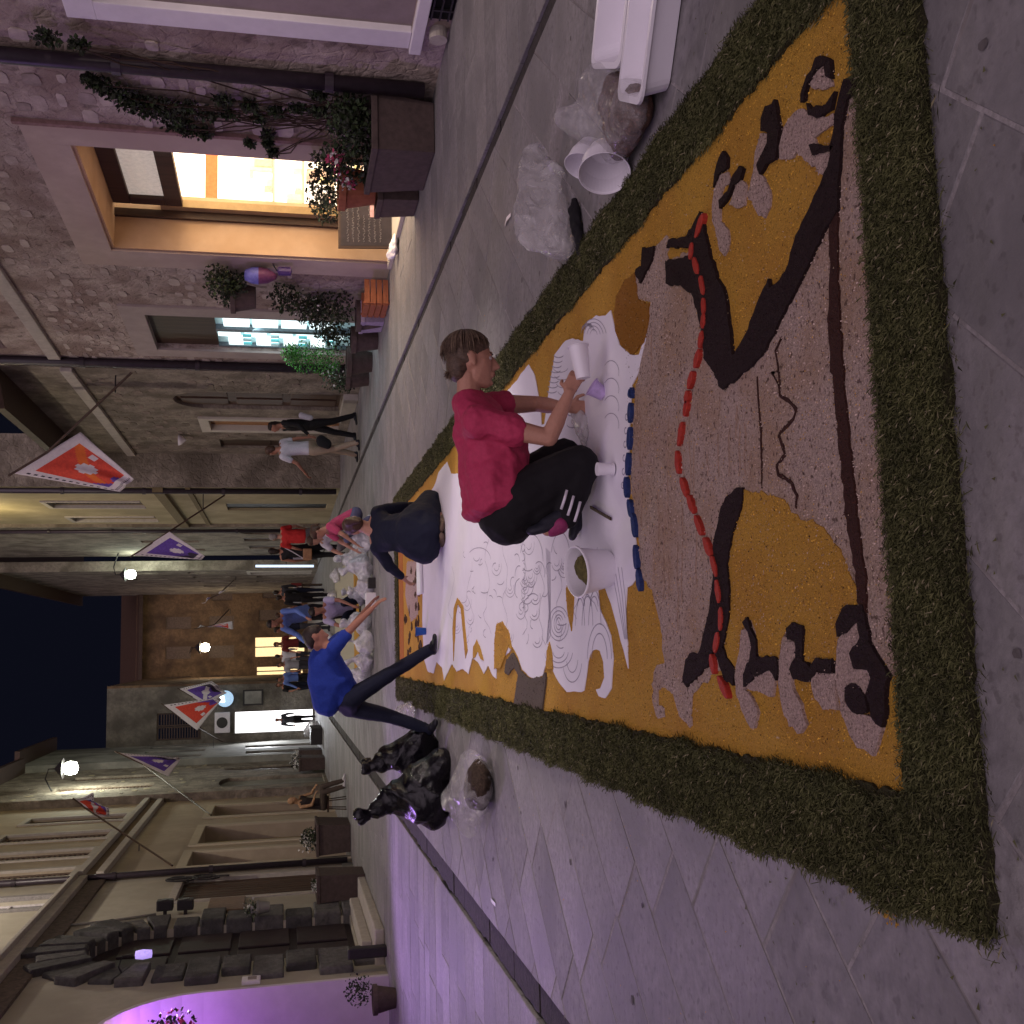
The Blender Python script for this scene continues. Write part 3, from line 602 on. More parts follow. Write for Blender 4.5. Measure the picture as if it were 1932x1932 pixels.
def slat_door(root, P, u0, u1, v0, v1, M, w=-.2, n=2, panels=3, name='door'):
    d = pbox(root, name, P, (u0, v0, w-.05), (u1, v1, w), M)
    step = (u1-u0)/n
    for i in range(n):
        for j in range(panels):
            a = v0+(v1-v0)*j/panels; q = MB(); q.box((u0+i*step+.08, a+.08, w+.001), (u0+(i+1)*step-.08, a+(v1-v0)/panels-.08, w+.03), P)
            o = q.build('door_panel', M, bevel=.01); o.parent = d; o.matrix_parent_inverse = d.matrix_parent_inverse.inverted() if False else Matrix.Identity(4)
            o.matrix_parent_inverse = (Matrix.Translation(-root.location)).inverted() @ Matrix.Translation(-root.location) @ Matrix.Identity(4)
    return d
def sub(b, name, M, parent, **k):
    """sub-part: parent is itself a child whose world matrix is identity"""
    o = b.build(name, M, **k); o.parent = parent; return o
def rim(root, name, P, u0, u1, v0, v1, t, w0, w1, M, bottom=False, bevel=.006):
    q = MB(); e = .006; q.box((u0-t, v0, w0), (u0+e, v1, w1), P); q.box((u1-e, v0, w0), (u1+t, v1, w1), P); q.box((u0-t, v1-e, w0), (u1+t, v1+t, w1+.001), P)
    if bottom: q.box((u0-t, v0-t, w0), (u1+t, v0+e, w1+.001), P)
    return q.build(name, M, root, bevel=bevel)
def shutters(root, P, u0, u1, v0, v1, M=None, open_=False):
    M = M or SHUTB
    for k in range(2):
        a = u0+(u1-u0)/2*k; b_ = a+(u1-u0)/2
        q = MB(); q.box((a+.01, v0, -.12), (a+.07, v1, -.07), P); q.box((b_-.07, v0, -.12), (b_-.01, v1, -.07), P); q.box((a+.071, v0, -.12), (b_-.071, v0+.08, -.07), P); q.box((a+.071, v1-.08, -.12), (b_-.071, v1, -.07), P)
        f = q.build('shutter', M, root); n = int((v1-v0-.16)/.11); s_ = MB()
        for i in range(n):
            z = v0+.1+i*(v1-v0-.2)/n; s_.box((a+.072, z, -.115), (b_-.072, z+.05, -.085), P)
        sub(s_, 'slats', M, f)['kind'] = 'stuff'
def window(root, P, u0, u1, v0, v1, Mf, glass, w=-.18, nx=2, ny=3, emis=None):
    q = MB(); t = .05
    q.box((u0, v0, w-.05), (u0+t, v1, w), P); q.box((u1-t, v0, w-.05), (u1, v1, w), P); q.box((u0+t, v0, w-.05), (u1-t, v0+t, w-.001), P); q.box((u0+t, v1-t, w-.05), (u1-t, v1, w-.001), P)
    for i in range(1, nx): c = u0+(u1-u0)*i/nx; q.box((c-.025, v0+t, w-.045), (c+.025, v1-t, w-.002), P)
    for j in range(1, ny): c = v0+(v1-v0)*j/ny; q.box((u0+t, c-.02, w-.044), (u1-t, c+.02, w-.003), P)
    f = q.build('window_frame', Mf, root)
    for i in range(nx):
        for j in range(ny):
            g_ = MB(); g_.box((u0+(u1-u0)*i/nx+.03, v0+(v1-v0)*j/ny+.03, w-.04), (u0+(u1-u0)*(i+1)/nx-.03, v0+(v1-v0)*(j+1)/ny-.03, w-.03), P); sub(g_, 'pane', glass, f)
    return f
DGLASS = mat('dark_glass', (.012, .012, .016), .12, 0, 5, .1, spec=.7)
def pipe(name, label, x, y, z0, z1, r=.06, group=None):
    t = thing(name, label, 'drainpipe', (x, y, 0), group); q = MB(); q.tube([(x, y, z0), (x, y, z1)], r, 14); q.build('pipe', PIPEM, t, smooth=True)
    for z in np.arange(z0+.9, z1, 1.9):
        q = MB(); q.tube([(x, y, z-.04), (x, y, z+.04)], r*1.25, 14); q.build('bracket', PIPEM, t)
    return t
# ---- right side, building with the bright shop ------------------------------------------------
XR = 5.35; P = lambda u, v, w: Vector((XR+.036*(9-u)-w, 2.0+u, v))
RA = thing('shop_building', 'old rubble stone building with the bright warm shop doorway, nearest on the right', 'building', (XR, 2, 0))
facade(RA, P, 17.0, 9.5, [(3.6, 6.75, .33, 3.0), (9.25, 12.0, 0, 3.62), (14.4, 16.1, .0, 3.5), (15.3, 16.4, 5.9, 8)], WALLR, .5)
# whitish framed window with closed grey shutter
rim(RA, 'marble_frame', P, 3.6, 6.75, .33, 3.0, .24, -.10, .035, WHITEM, bevel=.01)
pbox(RA, 'marble_sill', P, (3.3, .22, -.2), (7.02, .328, .07), WHITEM, .008)
pbox(RA, 'closed_shutter', P, (3.6, .33, -.12), (6.75, 3.0, -.03), SHUT)
pbox(RA, 'shutter_rail', P, (3.6, 2.86, -.029), (6.74, 2.99, .0), DWOOD)
gq = MB()
for k in range(7): gq.box((5.2+k*.2, 0.01, .01), (5.22+k*.2, .2, .03), P)
for k in range(3): gq.box((5.1, .03+k*.075, .012), (6.55, .045+k*.075, .028), P)
gq.build('cellar_grille', CASTIRON, RA)
pbox(RA, 'cellar_dark_sheet', P, (5.1, .005, 0.001), (6.55, .21, .008), mat('painted_dark', (.004, .004, .004), 1.))  # flat black sheet on the wall stands in for the dark behind the grille
q = MB(); q.tube([P(6.72, .1, -.1), P(6.72, .1, .1)], .08, 16); q.tube([P(6.72, .1, .1), P(6.72, .1, .101)], .045, 16); q.build('round_stone', STRIM, RA)
# pink plaster surround, deep warm reveal, shop front
q = MB(); q.box((8.86, 0, .002), (9.25, 4.05, .03), P); q.box((12.0, 0, .002), (12.5, 4.05, .03), P); q.box((9.2501, 3.62, .002), (11.9999, 4.05, .03), P); q.build('pink_surround', PLASTER, RA, bevel=.004)
q = MB(); q.box((8.80, 0, .001), (8.859, 4.1, .045), P); q.build('surround_edge', mat('surround_edge', (.25, .15, .14), .9), RA)
REV = mat('reveal_plaster', (.50, .34, .22), .9, .2, 5, .08, big=1.2, bigcol=(.42, .27, .16))
q = MB(); q.box((11.96, 0, -.75), (12.0, 3.62, -.001), P); q.box((9.25, 3.58, -.75), (11.959, 3.62, -.001), P); q.box((9.25, 0, -.75), (9.29, 3.579, -.001), P); q.build('door_reveal', REV, RA)
OCH = mat('ochre_door_frame', (.30, .20, .09), .6, .15, 8, .15)
SW = -.52
q = MB(); q.box((11.78, 0, SW-.1), (11.959, 3.0, SW), P); q.build('door_post', OCH, RA)
pbox(RA, 'wooden_strip', P, (11.90, 0, SW+.001), (11.958, 3.579, SW+.10), DWOOD)
q = MB(); q.box((9.291, 3.36, SW-.1), (11.78, 3.579, SW), P); q.box((9.291, 2.72, SW-.1), (11.78, 2.93, SW), P); q.box((11.6, 2.931, SW-.1), (11.78, 3.359, SW), P); q.build('transom_frame', DWOOD, RA, bevel=.01)
pbox(RA, 'transom_glass', P, (9.291, 2.931, SW-.07), (11.599, 3.359, SW-.05), mat('milky_glass', (.55, .52, .48), .5, emit=(1, .86, .70), estr=.14))
# shop room behind
ROOM = mat('shop_wall_glow', (.8, .7, .55), .9, emit=(1, .88, .70), estr=1.1)  # walls glow themselves, standing in for the light inside the shop
q = MB()
q.box((8.9, 0, -4.2), (13.4, 3.0, -4.1), P); q.box((13.4, 0, -4.1), (13.5, 3.0, -.62), P); q.box((8.8, 0, -4.1), (8.9, 3.0, -.62), P); q.box((8.8, 3.0, -4.2), (13.5, 3.05, -.62), P)
q.build('shop_room', ROOM, RA)
pbox(RA, 'shop_floor', P, (8.8, -.01, -4.2), (13.5, .006, -.5), mat('shop_floor', (.5, .4, .3), .6))
RORG = mat('orange_banner', (.6, .14, .05), .7, emit=(1, .14, .04), estr=.16)
pbox(RA, 'orange_banner', P, (13.30, 2.38, -2.6), (13.38, 2.55, -.64), RORG)
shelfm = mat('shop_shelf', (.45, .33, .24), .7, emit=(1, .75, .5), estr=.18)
for k in range(4): pbox(RA, 'shelf', P, (12.9, .3+.42*k, -2.4), (13.38, .33+.42*k, -1.2), shelfm)
goods = [mat('goods_%s' % n, c, .6, emit=c, estr=.42) for n, c in (('red', (.65, .30, .25)), ('white', (.9, .85, .8)), ('brown', (.50, .36, .27)), ('yellow', (.8, .68, .35)), ('grey', (.5, .45, .42)), ('cream', (.9, .8, .65)))]  # goods carry a glow of their own in place of shop lighting
for k in range(4):
    for j in range(7):
        a = -1.95+j*.10; hh = random.uniform(.08, .36); pbox(RA, 'goods', P, (12.95, .331+.42*k, a), (13.2, .331+.42*k+hh, a+random.uniform(.08, .15)), random.choice(goods), .01)
pbox(RA, 'threshold_step', P, (9.3, 0.0, -.5), (11.95, .05, .12), mat('pale_step', (.5, .45, .38), .7, .1, 6, .1))
lamp('shop_ceiling_light', P(10.6, 2.85, -1.6), 34, (1, .80, .55), 1.2, 'AREA', rot=(-.75, 0, -.65), sizey=1.0)
# ceiling lamp globe in shop
q = MB(); q.lathe([(0.001, -.09), (.06, -.07), (.09, 0), (.06, .07), (.001, .09)], P(9.5, 2.35, -.95), 16); tg = q.build('shop_lamp', mat('lamp_globe_warm', (1, .9, .7), .5, emit=(1, .85, .6), estr=8), RA, smooth=True)
# rough stones showing through the plaster
def wallstones(root, P, n, u0, u1, v0, v1, mats, avoid=[], sz=(.10, .24)):
    done = 0; placed = []
    for _ in range(n*6):
        if done >= n: break
        u, v = random.uniform(u0, u1), random.uniform(v0, v1); a, b_ = random.uniform(*sz), random.uniform(sz[0]*.5, sz[1]*.55)
        if any(h[0]-a < u < h[1]+a and h[2]-b_ < v < h[3]+b_ for h in avoid) or any(abs(u-x) < a+c+.01 and abs(v-y) < b_+d+.01 for x, y, c, d in placed): continue
        placed.append((u, v, a, b_)); k = 9; poly = [(u+a*math.copysign(abs(math.cos(t))**.6, math.cos(t))*random.uniform(.85, 1.05), v+b_*math.copysign(abs(math.sin(t))**.6, math.sin(t))*random.uniform(.85, 1.05)) for t in [2*pi*i/k for i in range(k)]]
        q = MB(); q.prism(poly, P, -.02, random.uniform(.004, .014)); q.build('stone', random.choice(mats), root, bevel=.004); done += 1
WST = [mat('wall_stone_a', (.40, .33, .30), .95, .8, 9, .25), mat('wall_stone_b', (.31, .25, .23), .95, .8, 9, .25), mat('wall_stone_c', (.46, .39, .35), .95, .8, 9, .2)]
wallstones(RA, P, 60, 7.35, 8.7, .8, 5.2, WST, [(7.5, 7.8, 0, 9)], (.07, .17))
wallstones(RA, P, 110, 12.6, 16.9, .9, 5.0, WST, [(14.3, 16.3, 0, 3.6)], (.07, .15))
wallstones(RA, P, 26, 8.8, 14.5, 4.25, 5.1, WST, [], (.07, .15))
# string course
q = MB(); q.box((9.5, 5.13, .002), (17.0, 5.33, .07), P); q.build('string_course', STRIM, RA, bevel=.01)
# second shop: cold light
q = MB(); q.box((14.05, 0, .002), (14.4, 3.85, .04), P); q.box((16.1, 0, .002), (16.45, 3.85, .04), P); q.box((14.4001, 3.5, .002), (16.0999, 3.85, .04), P); q.build('plaster_surround', mat('mauve_plaster', (.37, .31, .29), .9, .3, 5, .1), RA)
P2 = P
pbox(RA, 'dark_transom', P, (14.4, 2.5, -.16), (16.1, 3.5, -.08), DWOOD)
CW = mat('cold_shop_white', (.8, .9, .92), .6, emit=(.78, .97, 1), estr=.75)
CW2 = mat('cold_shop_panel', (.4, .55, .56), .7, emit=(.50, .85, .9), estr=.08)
pbox(RA, 'shop_back_wall', P, (14.4, 0, -.16), (16.1, 2.5, -.12), CW2)
for k in range(4): pbox(RA, 'lit_shelf_panel', P, (14.5, .62+.45*k, -.119), (15.08, 1.02+.45*k, -.06), CW)
for k in range(5): pbox(RA, 'lit_shelf_panel', P, (15.36, .45+.42*k, -.119), (15.60, .80+.42*k, -.07), CW)
for k in range(4): pbox(RA, 'lit_shelf_panel', P, (15.66, .62+.45*k, -.119), (16.0, .98+.45*k, -.06), CW)
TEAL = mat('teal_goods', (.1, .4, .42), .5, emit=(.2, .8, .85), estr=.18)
for j in range(3):
    for k in range(4): pbox(RA, 'goods', P, (15.42+.2*j, .6+.45*k, -.059), (15.5+.2*j, .74+.45*k, -.03), TEAL if (j+k) % 2 else CW2)
q = MB(); q.box((15.14, 0, -.119), (15.26, 2.5, -.03), P); q.box((14.41, 0, -.119), (14.46, 2.5, -.05), P); q.box((16.04, 0, -.119), (16.09, 2.5, -.05), P); q.build('shop_door_frame', mat('door_steel', (.12, .15, .17), .4), RA)
lamp('cold_shop_light', P(15.2, 2.0, .02), 9, (.70, .95, 1), .5, 'AREA', rot=(-.8, 0, -.6), sizey=1.)
# first-floor window of this building
window(RA, P, 15.3, 16.4, 5.9, 8, mat('white_frame_paint', (.5, .47, .45), .6), DGLASS)
pipe('drainpipe', 'thick dark drainpipe beside the climbing plant and the marble-framed window', XR-.04, 9.55, .12, 9.4, .075)
pipe('drainpipe', 'dark drainpipe at the building corner past the cold-lit shop', XR-.36, 18.8, .1, 9.4, .075)
# ---- next house, lower, arched door -----------------------------------------------------------
XB = 4.95; P = frame('R', XB, 19.0)
RB = thing('arched_door_house', 'low brown rubble house with an arched door and a white-framed doorway, on the right', 'building', (XB, 19, 0))
facade(RB, P, 8.2, 6.3, [(1.6, 3.0, .3, 3.55, 2.9), (4.0, 5.0, .2, 3.0), (6.3, 7.3, .4, 2.9)], WALLR2, .5)
slat_door(RB, P, 1.6, 3.0, .3, 3.5, DOORB, -.09, 2, 3)
pbox(RB, 'door_step', P, (1.5, 0, -.2), (3.1, .28, .12), STRIM, .01)
rim(RB, 'white_door_frame', P, 4.0, 5.0, .2, 3.0, .2, -.1, .05, mat('white_stone_frame', (.5, .46, .40), .8, .2, 8, .08))
slat_door(RB, P, 4.0, 5.0, .2, 3.0, mat('orange_brown_wood', (.32, .15, .06), .6, .2, 8, .2), -.1, 2, 2)  # door in a plain orange-brown wood tone
slat_door(RB, P, 6.3, 7.3, .4, 2.9, DWOOD, -.07, 1, 2)
wallstones(RB, P, 90, .2, 8.0, .5, 5.0, [mat('wall_stone_d', (.25, .20, .17), .95, .8, 9, .25), mat('wall_stone_e', (.18, .15, .12), .95, .8, 9, .25)], [(1.4, 3.2, 0, 3.7), (3.7, 5.3, 0, 3.3), (6.1, 7.5, 0, 3.2)], (.08, .18))
q = MB(); q.box((0, 5.0, .002), (8.2, 5.2, .08), P); q.build('string_course', STRIM, RB, bevel=.01)
q = MB(); q.add([P(0, 6.05, .75), P(8.2, 6.05, .75), P(8.2, 6.2, .75), P(0, 6.2, .75), P(0, 6.3, -.5), P(8.2, 6.3, -.5), P(8.2, 7.2, -4), P(0, 7.2, -4)], [(0, 1, 2, 3), (3, 2, 6, 7), (0, 1, 5, 4), (0, 3, 7, 4), (1, 2, 6, 5)]); q.build('roof_eave', DWOOD, RB)
# sconce on the brown wall
q = MB(); q.lathe([(.001, -.12), (.10, -.02), (.13, .05), (.12, .06), (.001, .05)], P(5.7, 3.7, .14), 14); tag(q.build('wall_sconce', WHITEM, smooth=True), 'small white cup-shaped sconce on the brown house wall', 'wall lamp')
# ---- projecting ochre house -------------------------------------------------------------------
XC = 4.1; P = frame('R', XC, 27.2)
RCb = thing('ochre_house', 'yellowish plaster house with a tall black doorway, standing forward on the right', 'building', (XC, 27.2, 0))
facade(RCb, P, 7.8, 11.5, [(3.0, 4.5, .2, 3.0), (2.6, 3.7, 5.2, 7.6), (5.9, 6.9, 5.2, 7.6)], PLASTY, .45)
pbox(RCb, 'side_wall', lambda u, v, w: Vector((XC+u, 27.2-w, v)), (0, 0, 0), (1.3, 11.5, .02), WALLR2)
pbox(RCb, 'black_doorway', P, (3.0, .2, -.16), (4.5, 3.0, -.08), mat('doorway_black', (.006, .006, .008), .6))
shutters(RCb, P, 2.6, 3.7, 5.2, 7.6, mat('shut_grey', (.13, .11, .09), .7)); shutters(RCb, P, 5.9, 6.9, 5.2, 7.6, mat('shut_grey', (.13, .11, .09), .7))
rim(RCb, 'window_surround', P, 2.6, 3.7, 5.2, 7.6, .12, -.05, .04, STRIM); rim(RCb, 'window_surround', P, 5.9, 6.9, 5.2, 7.6, .12, -.05, .04, STRIM)
q = MB(); q.box((0, 4.35, .002), (7.8, 4.6, .12), P); q.box((0, 3.7, .002), (7.8, 3.82, .05), P); q.build('string_course', mat('ochre_dark', (.17, .13, .07), .9, .3), RCb)
pipe('drainpipe', 'dark drainpipe on the corner of the yellowish house', XC-.08, 27.3, .1, 11.3, .07)
# ---- dark houses further on the right ---------------------------------------------------------
P = frame('R', 4.0, 35.0)
RD = thing('narrow_stone_house', 'dark narrow stone house with slit windows behind the flags on the right', 'building', (4, 35, 0))
hol = [(1.0, 2.3, .3, 2.9, 2.2), (3.6, 4.6, .2, 2.8), (6.5, 7.6, .2, 2.7), (1.2, 2.0, 4.4, 6.4), (4.2, 5.0, 4.4, 6.4), (7.4, 8.2, 4.4, 6.2)]
facade(RD, P, 10.5, 13.6, hol, WALLR2, .4)
for h in hol: pbox(RD, 'shutter' if h[2] > 1 else 'door', P, (h[0], h[2], -.15), (h[1], h[3], -.07), DWOOD if h[2] < 1 else SHUTB)
pipe('drainpipe', 'thin dark drainpipe between the far houses on the right', 3.9, 35.3, .1, 11, .06)
P = frame('R', 3.4, 45.5)
RE = thing('far_brown_house', 'far brown house where the street bends, with small shuttered windows', 'building', (3.4, 45.5, 0))
hol = [(1.0, 2.2, .2, 2.8), (4, 5, .2, 2.6), (7.5, 8.6, .2, 2.7), (1.0, 2.0, 3.8, 5.4), (3.8, 4.8, 3.8, 5.4), (6.8, 7.8, 3.8, 5.4), (10.5, 11.5, 3.8, 5.4), (1.0, 2.0, 6.6, 8), (4.8, 5.8, 6.6, 8)]
facade(RE, P, 19, 12.6, hol, WALLR2, .4)
for h in hol: pbox(RE, 'shutter' if h[2] > 1 else 'door', P, (h[0], h[2], -.15), (h[1], h[3], -.07), SHUTB if h[2] > 1 else DOORB)
rim(RE, 'door_surround', P, 1.0, 2.2, .2, 2.8, .14, -.05, .05, STRIM)
# ---- end of the street --------------------------------------------------------------------------
P = frame('F', -3.2, 64.0)
RF = thing('end_house', 'brown house closing the end of the street, with warm lit doors', 'building', (-3.2, 64, 0))
hol = [(.9, 1.5, .3, 2.9), (1.8, 2.3, .3, 2.9), (2.9, 4.0, .2, 3.0), (5.0, 5.6, .2, 2.8), (6.3, 7.0, .2, 2.6), (1.2, 1.9, 4.2, 5.6), (2.9, 3.6, 4.2, 5.6), (4.6, 5.3, 4.2, 5.6), (6.2, 6.9, 4.3, 5.5), (1.2, 1.9, 6.6, 8.0), (2.9, 3.6, 6.6, 8.0), (4.6, 5.3, 6.6, 8.0)]
facade(RF, P, 8.0, 9.6, hol, BROWNW, .4)
q = MB(); q.add([P(-.3, 9.4, .5), P(8.2, 9.4, .5), P(8.2, 11.0, -4), P(-.3, 11.0, -4), P(-.3, 9.2, .5), P(8.2, 9.2, .5)], [(0, 1, 2, 3), (4, 5, 1, 0)]); q.build('roof', DWOOD, RF)
WARM = mat('warm_window', (1, .8, .5), .8, emit=(1, .72, .36), estr=.55)
for i, h in enumerate(hol): pbox(RF, 'lit_door' if i < 3 else 'shutter', P, (h[0], h[2], -.15), (h[1], h[3], -.07), WARM if i < 3 else SHUTB)
for i in (0, 1, 2):
    h = hol[i]; q = MB(); q.box(((h[0]+h[1])/2-.03, h[2], -.069), ((h[0]+h[1])/2+.03, h[3], -.03), P); q.box((h[0], 1.2, -.069), (h[1], 1.28, -.04), P); q.build('door_bar', DOORB, RF)
# ---- left side ----------------------------------------------------------------------------------
XL = -4.55; P = frame('L', XL, 10.0)
LA = thing('portal_building', 'cream plaster building with the rusticated stone portal and violet-lit niche on the left', 'building', (XL, 10, 0))
holA = [(2.7, 5.55, 0.0, 3.75, 2.5), (6.9, 9.2, .32, 4.4, 3.3), (11.2, 13.1, .15, 3.4), (11.5, 12.5, 5.75, 8.0), (3.2, 4.4, 5.9, 8.2)]
facade(LA, P, 13.6, 9.6, holA, PLASTL, .8)
window(LA, P, 11.5, 12.5, 5.75, 8.0, mat('white_sash', (.62, .58, .60), .6), DGLASS, -.12, 2, 3); window(LA, P, 3.2, 4.4, 5.9, 8.2, mat('white_sash', (.62, .58, .60), .6), DGLASS, -.12, 2, 3)
rim(LA, 'window_surround', P, 11.5, 12.5, 5.75, 8.0, .16, -.05, .035, mat('grey_surround', (.27, .25, .25), .8, .2))
q = MB(); q.box((0, 5.30, .002), (13.6, 5.48, .16), P); q.box((0, 5.481, .002), (13.6, 5.56, .24), P); q.build('cornice', STRIM, LA, bevel=.012)
q = MB(); q.box((0, 4.95, .002), (13.6, 5.29, .06), P); q.build('frieze', mat('frieze_brown', (.13, .10, .085), .95, .6, 10, .4), LA)
# violet niche
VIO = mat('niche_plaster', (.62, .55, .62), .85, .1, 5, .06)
A = archpts(2.7, 5.55, 2.5, 3.75); q = MB(); 
q.box((2.7, 0, -1.3), (5.55, 3.9, -1.25), P); q.build('niche_back', mat('niche_wood', (.10, .035, .06), .6, .2), LA)
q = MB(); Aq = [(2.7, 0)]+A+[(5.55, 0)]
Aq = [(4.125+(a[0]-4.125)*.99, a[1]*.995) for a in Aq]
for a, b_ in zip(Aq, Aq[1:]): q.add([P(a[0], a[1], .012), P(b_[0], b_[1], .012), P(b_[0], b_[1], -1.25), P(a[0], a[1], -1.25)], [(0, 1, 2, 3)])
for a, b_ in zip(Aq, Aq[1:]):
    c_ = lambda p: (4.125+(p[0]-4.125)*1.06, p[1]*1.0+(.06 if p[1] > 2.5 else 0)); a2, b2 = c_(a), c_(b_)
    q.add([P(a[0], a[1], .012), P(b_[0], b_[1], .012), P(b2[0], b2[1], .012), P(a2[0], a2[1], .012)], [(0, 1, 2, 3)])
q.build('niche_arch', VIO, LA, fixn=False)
q = MB(); q.lathe([(.001, -.05), (.10, -.04), (.13, 0), (.10, .04), (.001, .05)], P(4.55, 3.28, -.25), 18); nl = q.build('violet_lamp', mat('violet_lamp', (1, .6, 1), .5, emit=(1, .55, 1), estr=7), smooth=True)
tag(nl, 'bright violet lamp under the arch of the niche, at the left edge', 'lamp')
lamp('violet_niche_light', P(4.5, 3.12, -.35), 24, (.50, .16, 1), .10)
lamp('violet_flood', P(4.6, 2.9, .15), 260, (.58, .34, 1.0), .18, 'SPOT', rot=(.66, -.58, -.60), spot=112)
# rusticated portal stones
pc, pr, sp = 8.05, 1.15, 3.3
portal = []
def pstone(poly, w): 
    q = MB(); q.prism(poly, P, -.3, w); q.build('stone_block', random.choice([RUST, mat('rough_grey_stone_b', (.12, .113, .112), .95, .9, 9, .3, dist=.05), mat('rough_grey_stone_c', (.075, .07, .072), .95, .9, 9, .3, dist=.05)]), LA, bevel=.035)
for sgn in (-1, 1):
    z = .0; i = 0
    while z < sp-.1:
        h = min(random.uniform(.42, .52), sp-z); wd = (1.0 if i % 2 else .72)*(.82 if sgn > 0 else 1)+random.uniform(-.04, .04); a = pc+sgn*(pr-.02); b_ = pc+sgn*(pr+wd)
        pstone([(min(a, b_), z+.015), (max(a, b_), z+.015), (max(a, b_), z+h-.015), (min(a, b_), z+h-.015)], .07+random.uniform(-.03, .05)); z += h; i += 1
nv = 13
for i in range(nv):
    a0, a1 = pi*i/nv+.02, pi*(i+1)/nv-.02; ro = (.95 if i % 2 == 0 else .78)+random.uniform(-.05, .05)
    if i == nv//2: ro = 1.05
    A_ = [(pc-pr*.98*math.cos(a0), sp+1.08*math.sin(a0)), (pc-pr*.98*math.cos(a1), sp+1.08*math.sin(a1)), (pc-(pr+ro*.85)*math.cos(a1), sp+(1.08+ro)*math.sin(a1)), (pc-(pr+ro*.85)*math.cos(a0), sp+(1.08+ro)*math.sin(a0))]
    pstone(A_, .09+random.uniform(-.03, .05))
dd = pbox(LA, 'portal_door', P, (6.9, .32, -.22), (9.2, 4.39, -.14), mat('portal_door_wood', (.028, .018, .022), .6, .3, 10, .3))
for k in range(2):
    for j in range(4): q = MB(); q.box((7.0+k*1.12, .42+j*.92, -.139), (7.96+k*1.12, 1.22+j*.92, -.10), P); sub(q, 'door_panel', mat('portal_panel_wood', (.036, .024, .028), .55, .3, 10, .3), dd, bevel=.012)
pbox(LA, 'portal_step', P, (6.1, 0, -.4), (9.9, .14, .5), STRIM, .02); pbox(LA, 'portal_step', P, (6.6, .141, -.4), (9.5, .30, .22), STRIM, .02)
# lamp over portal
t = thing('portal_lantern', 'small violet-white glowing lantern hanging beside the stone portal arch', 'lamp', P(7.0, 3.7, .4))
q = MB(); q.lathe([(.001, -.13), (.055, -.12), (.07, 0), (.055, .10), (.001, .11)], P(6.6, 3.40, .30), 14); q.build('glass_shade', mat('lantern_violet', (.7, .6, 1), .5, emit=(.48, .35, .95), estr=.4), t, smooth=True)
q = MB(); q.tube([P(6.6, 3.52, .30), P(6.6, 3.68, .30), P(6.6, 3.73, .16), P(6.6, 3.66, .02)], .014); q.build('bracket', CASTIRON, t)
# slatted wooden door
d_ = pbox(LA, 'wooden_gate', P, (11.2, .15, -.16), (13.1, 3.4, -.08), DWOOD)
for i in range(9): q = MB(); a = 11.25+i*.205; q.box((a, .35, -.079), (a+.165, 3.3, -.05), P); sub(q, 'plank', DOORB, d_)
rim(LA, 'gate_frame', P, 11.2, 13.1, .15, 3.4, .14, -.15, .03, STRIM)
# wall stains are in the plaster; the low side plinth
pbox(LA, 'plinth', P, (9.5, 0, .002), (13.6, .22, .05), GREYW)
# fixtures on the left wall
tag(pbox(None, 'wooden_sign_board', P, (10.0, 2.12, .03), (11.0, 2.75, .07), mat('sign_wood', (.20, .13, .09), .7, .3, 12, .2), .008), 'plain brown wooden board on the wall between stone portal and slatted gate', 'sign')
for u, v, l in ((10.25, 3.47, 'upper dark loudspeaker on the wall above the brown board'), (10.2, 3.12, 'lower, smaller dark loudspeaker on the wall above the brown board')):
    t = thing('wall_loudspeaker', l, 'loudspeaker', P(u, v, .15), 'loudspeakers on the cream wall')
    q = MB(); q.box((u-.1, v-.14, .08), (u+.1, v+.14, .26), P); q.build('cabinet', CASTIRON, t, bevel=.02); q = MB(); q.box((u-.02, v-.03, .0), (u+.02, v+.03, .079), P); q.build('bracket', CASTIRON, t)
    q = MB(); q.tube([P(u, v, .261), P(u, v, .268)], .07, 16); q.build('speaker_cone', PIPEM, t)
t = thing('electric_box', 'small white meter box on the wall between the violet niche and the stone portal', 'meter box', P(6.1, 1.9, 0)); q = MB(); q.box((5.72, 1.75, .001), (5.95, 2.0, .06), P); q.build('box', WHITEM, t, bevel=.01); q = MB(); q.box((5.77, 1.8, .061), (5.9, 1.92, .066), P); q.build('dial', SHUT, t)
pipe('drainpipe', 'dark drainpipe between the cream plaster building and the beige-panelled house on the left', XL+.10, 23.55, .1, 9.4, .065)
# cable curve over the wall
q = MB(); q.tube([P(9.9, 4.95, .03), P(9.95, 4.6, .03), P(10.0, 4.3, .03), P(10.15, 3.8, .03), P(10.22, 3.62, .03)], .025, 6); tag(q.build('wall_cable', GREYW), 'grey cable curving down the cream wall to the loudspeakers', 'cable')
# iron flower ornament
t = thing('iron_ring_ornament', 'round dark wrought iron ornament with loops on the wall beside the drainpipe', 'ornament', P(12.9, 3.3, .1))
for (u, v, ru, rv) in ((12.85, 3.42, .18, .30), (13.0, 3.0, .14, .22), (12.8, 2.95, .12, .26), (13.0, 3.5, .10, .14)):
    q = MB(); q.tube([P(u+ru*math.cos(a), v+rv*math.sin(a), .08) for a in [2*pi*i/20 for i in range(21)]], .018, 6, cap=False); q.build('iron_loop', CASTIRON, t)
q = MB(); q.tube([P(12.9, 2.5, .08), P(12.95, 3.0, .08), P(12.86, 3.7, .08)], .02, 6); q.tube([P(12.9, 3.3, 0), P(12.9, 3.3, .08)], .02, 6); q.build('stem', CASTIRON, t)
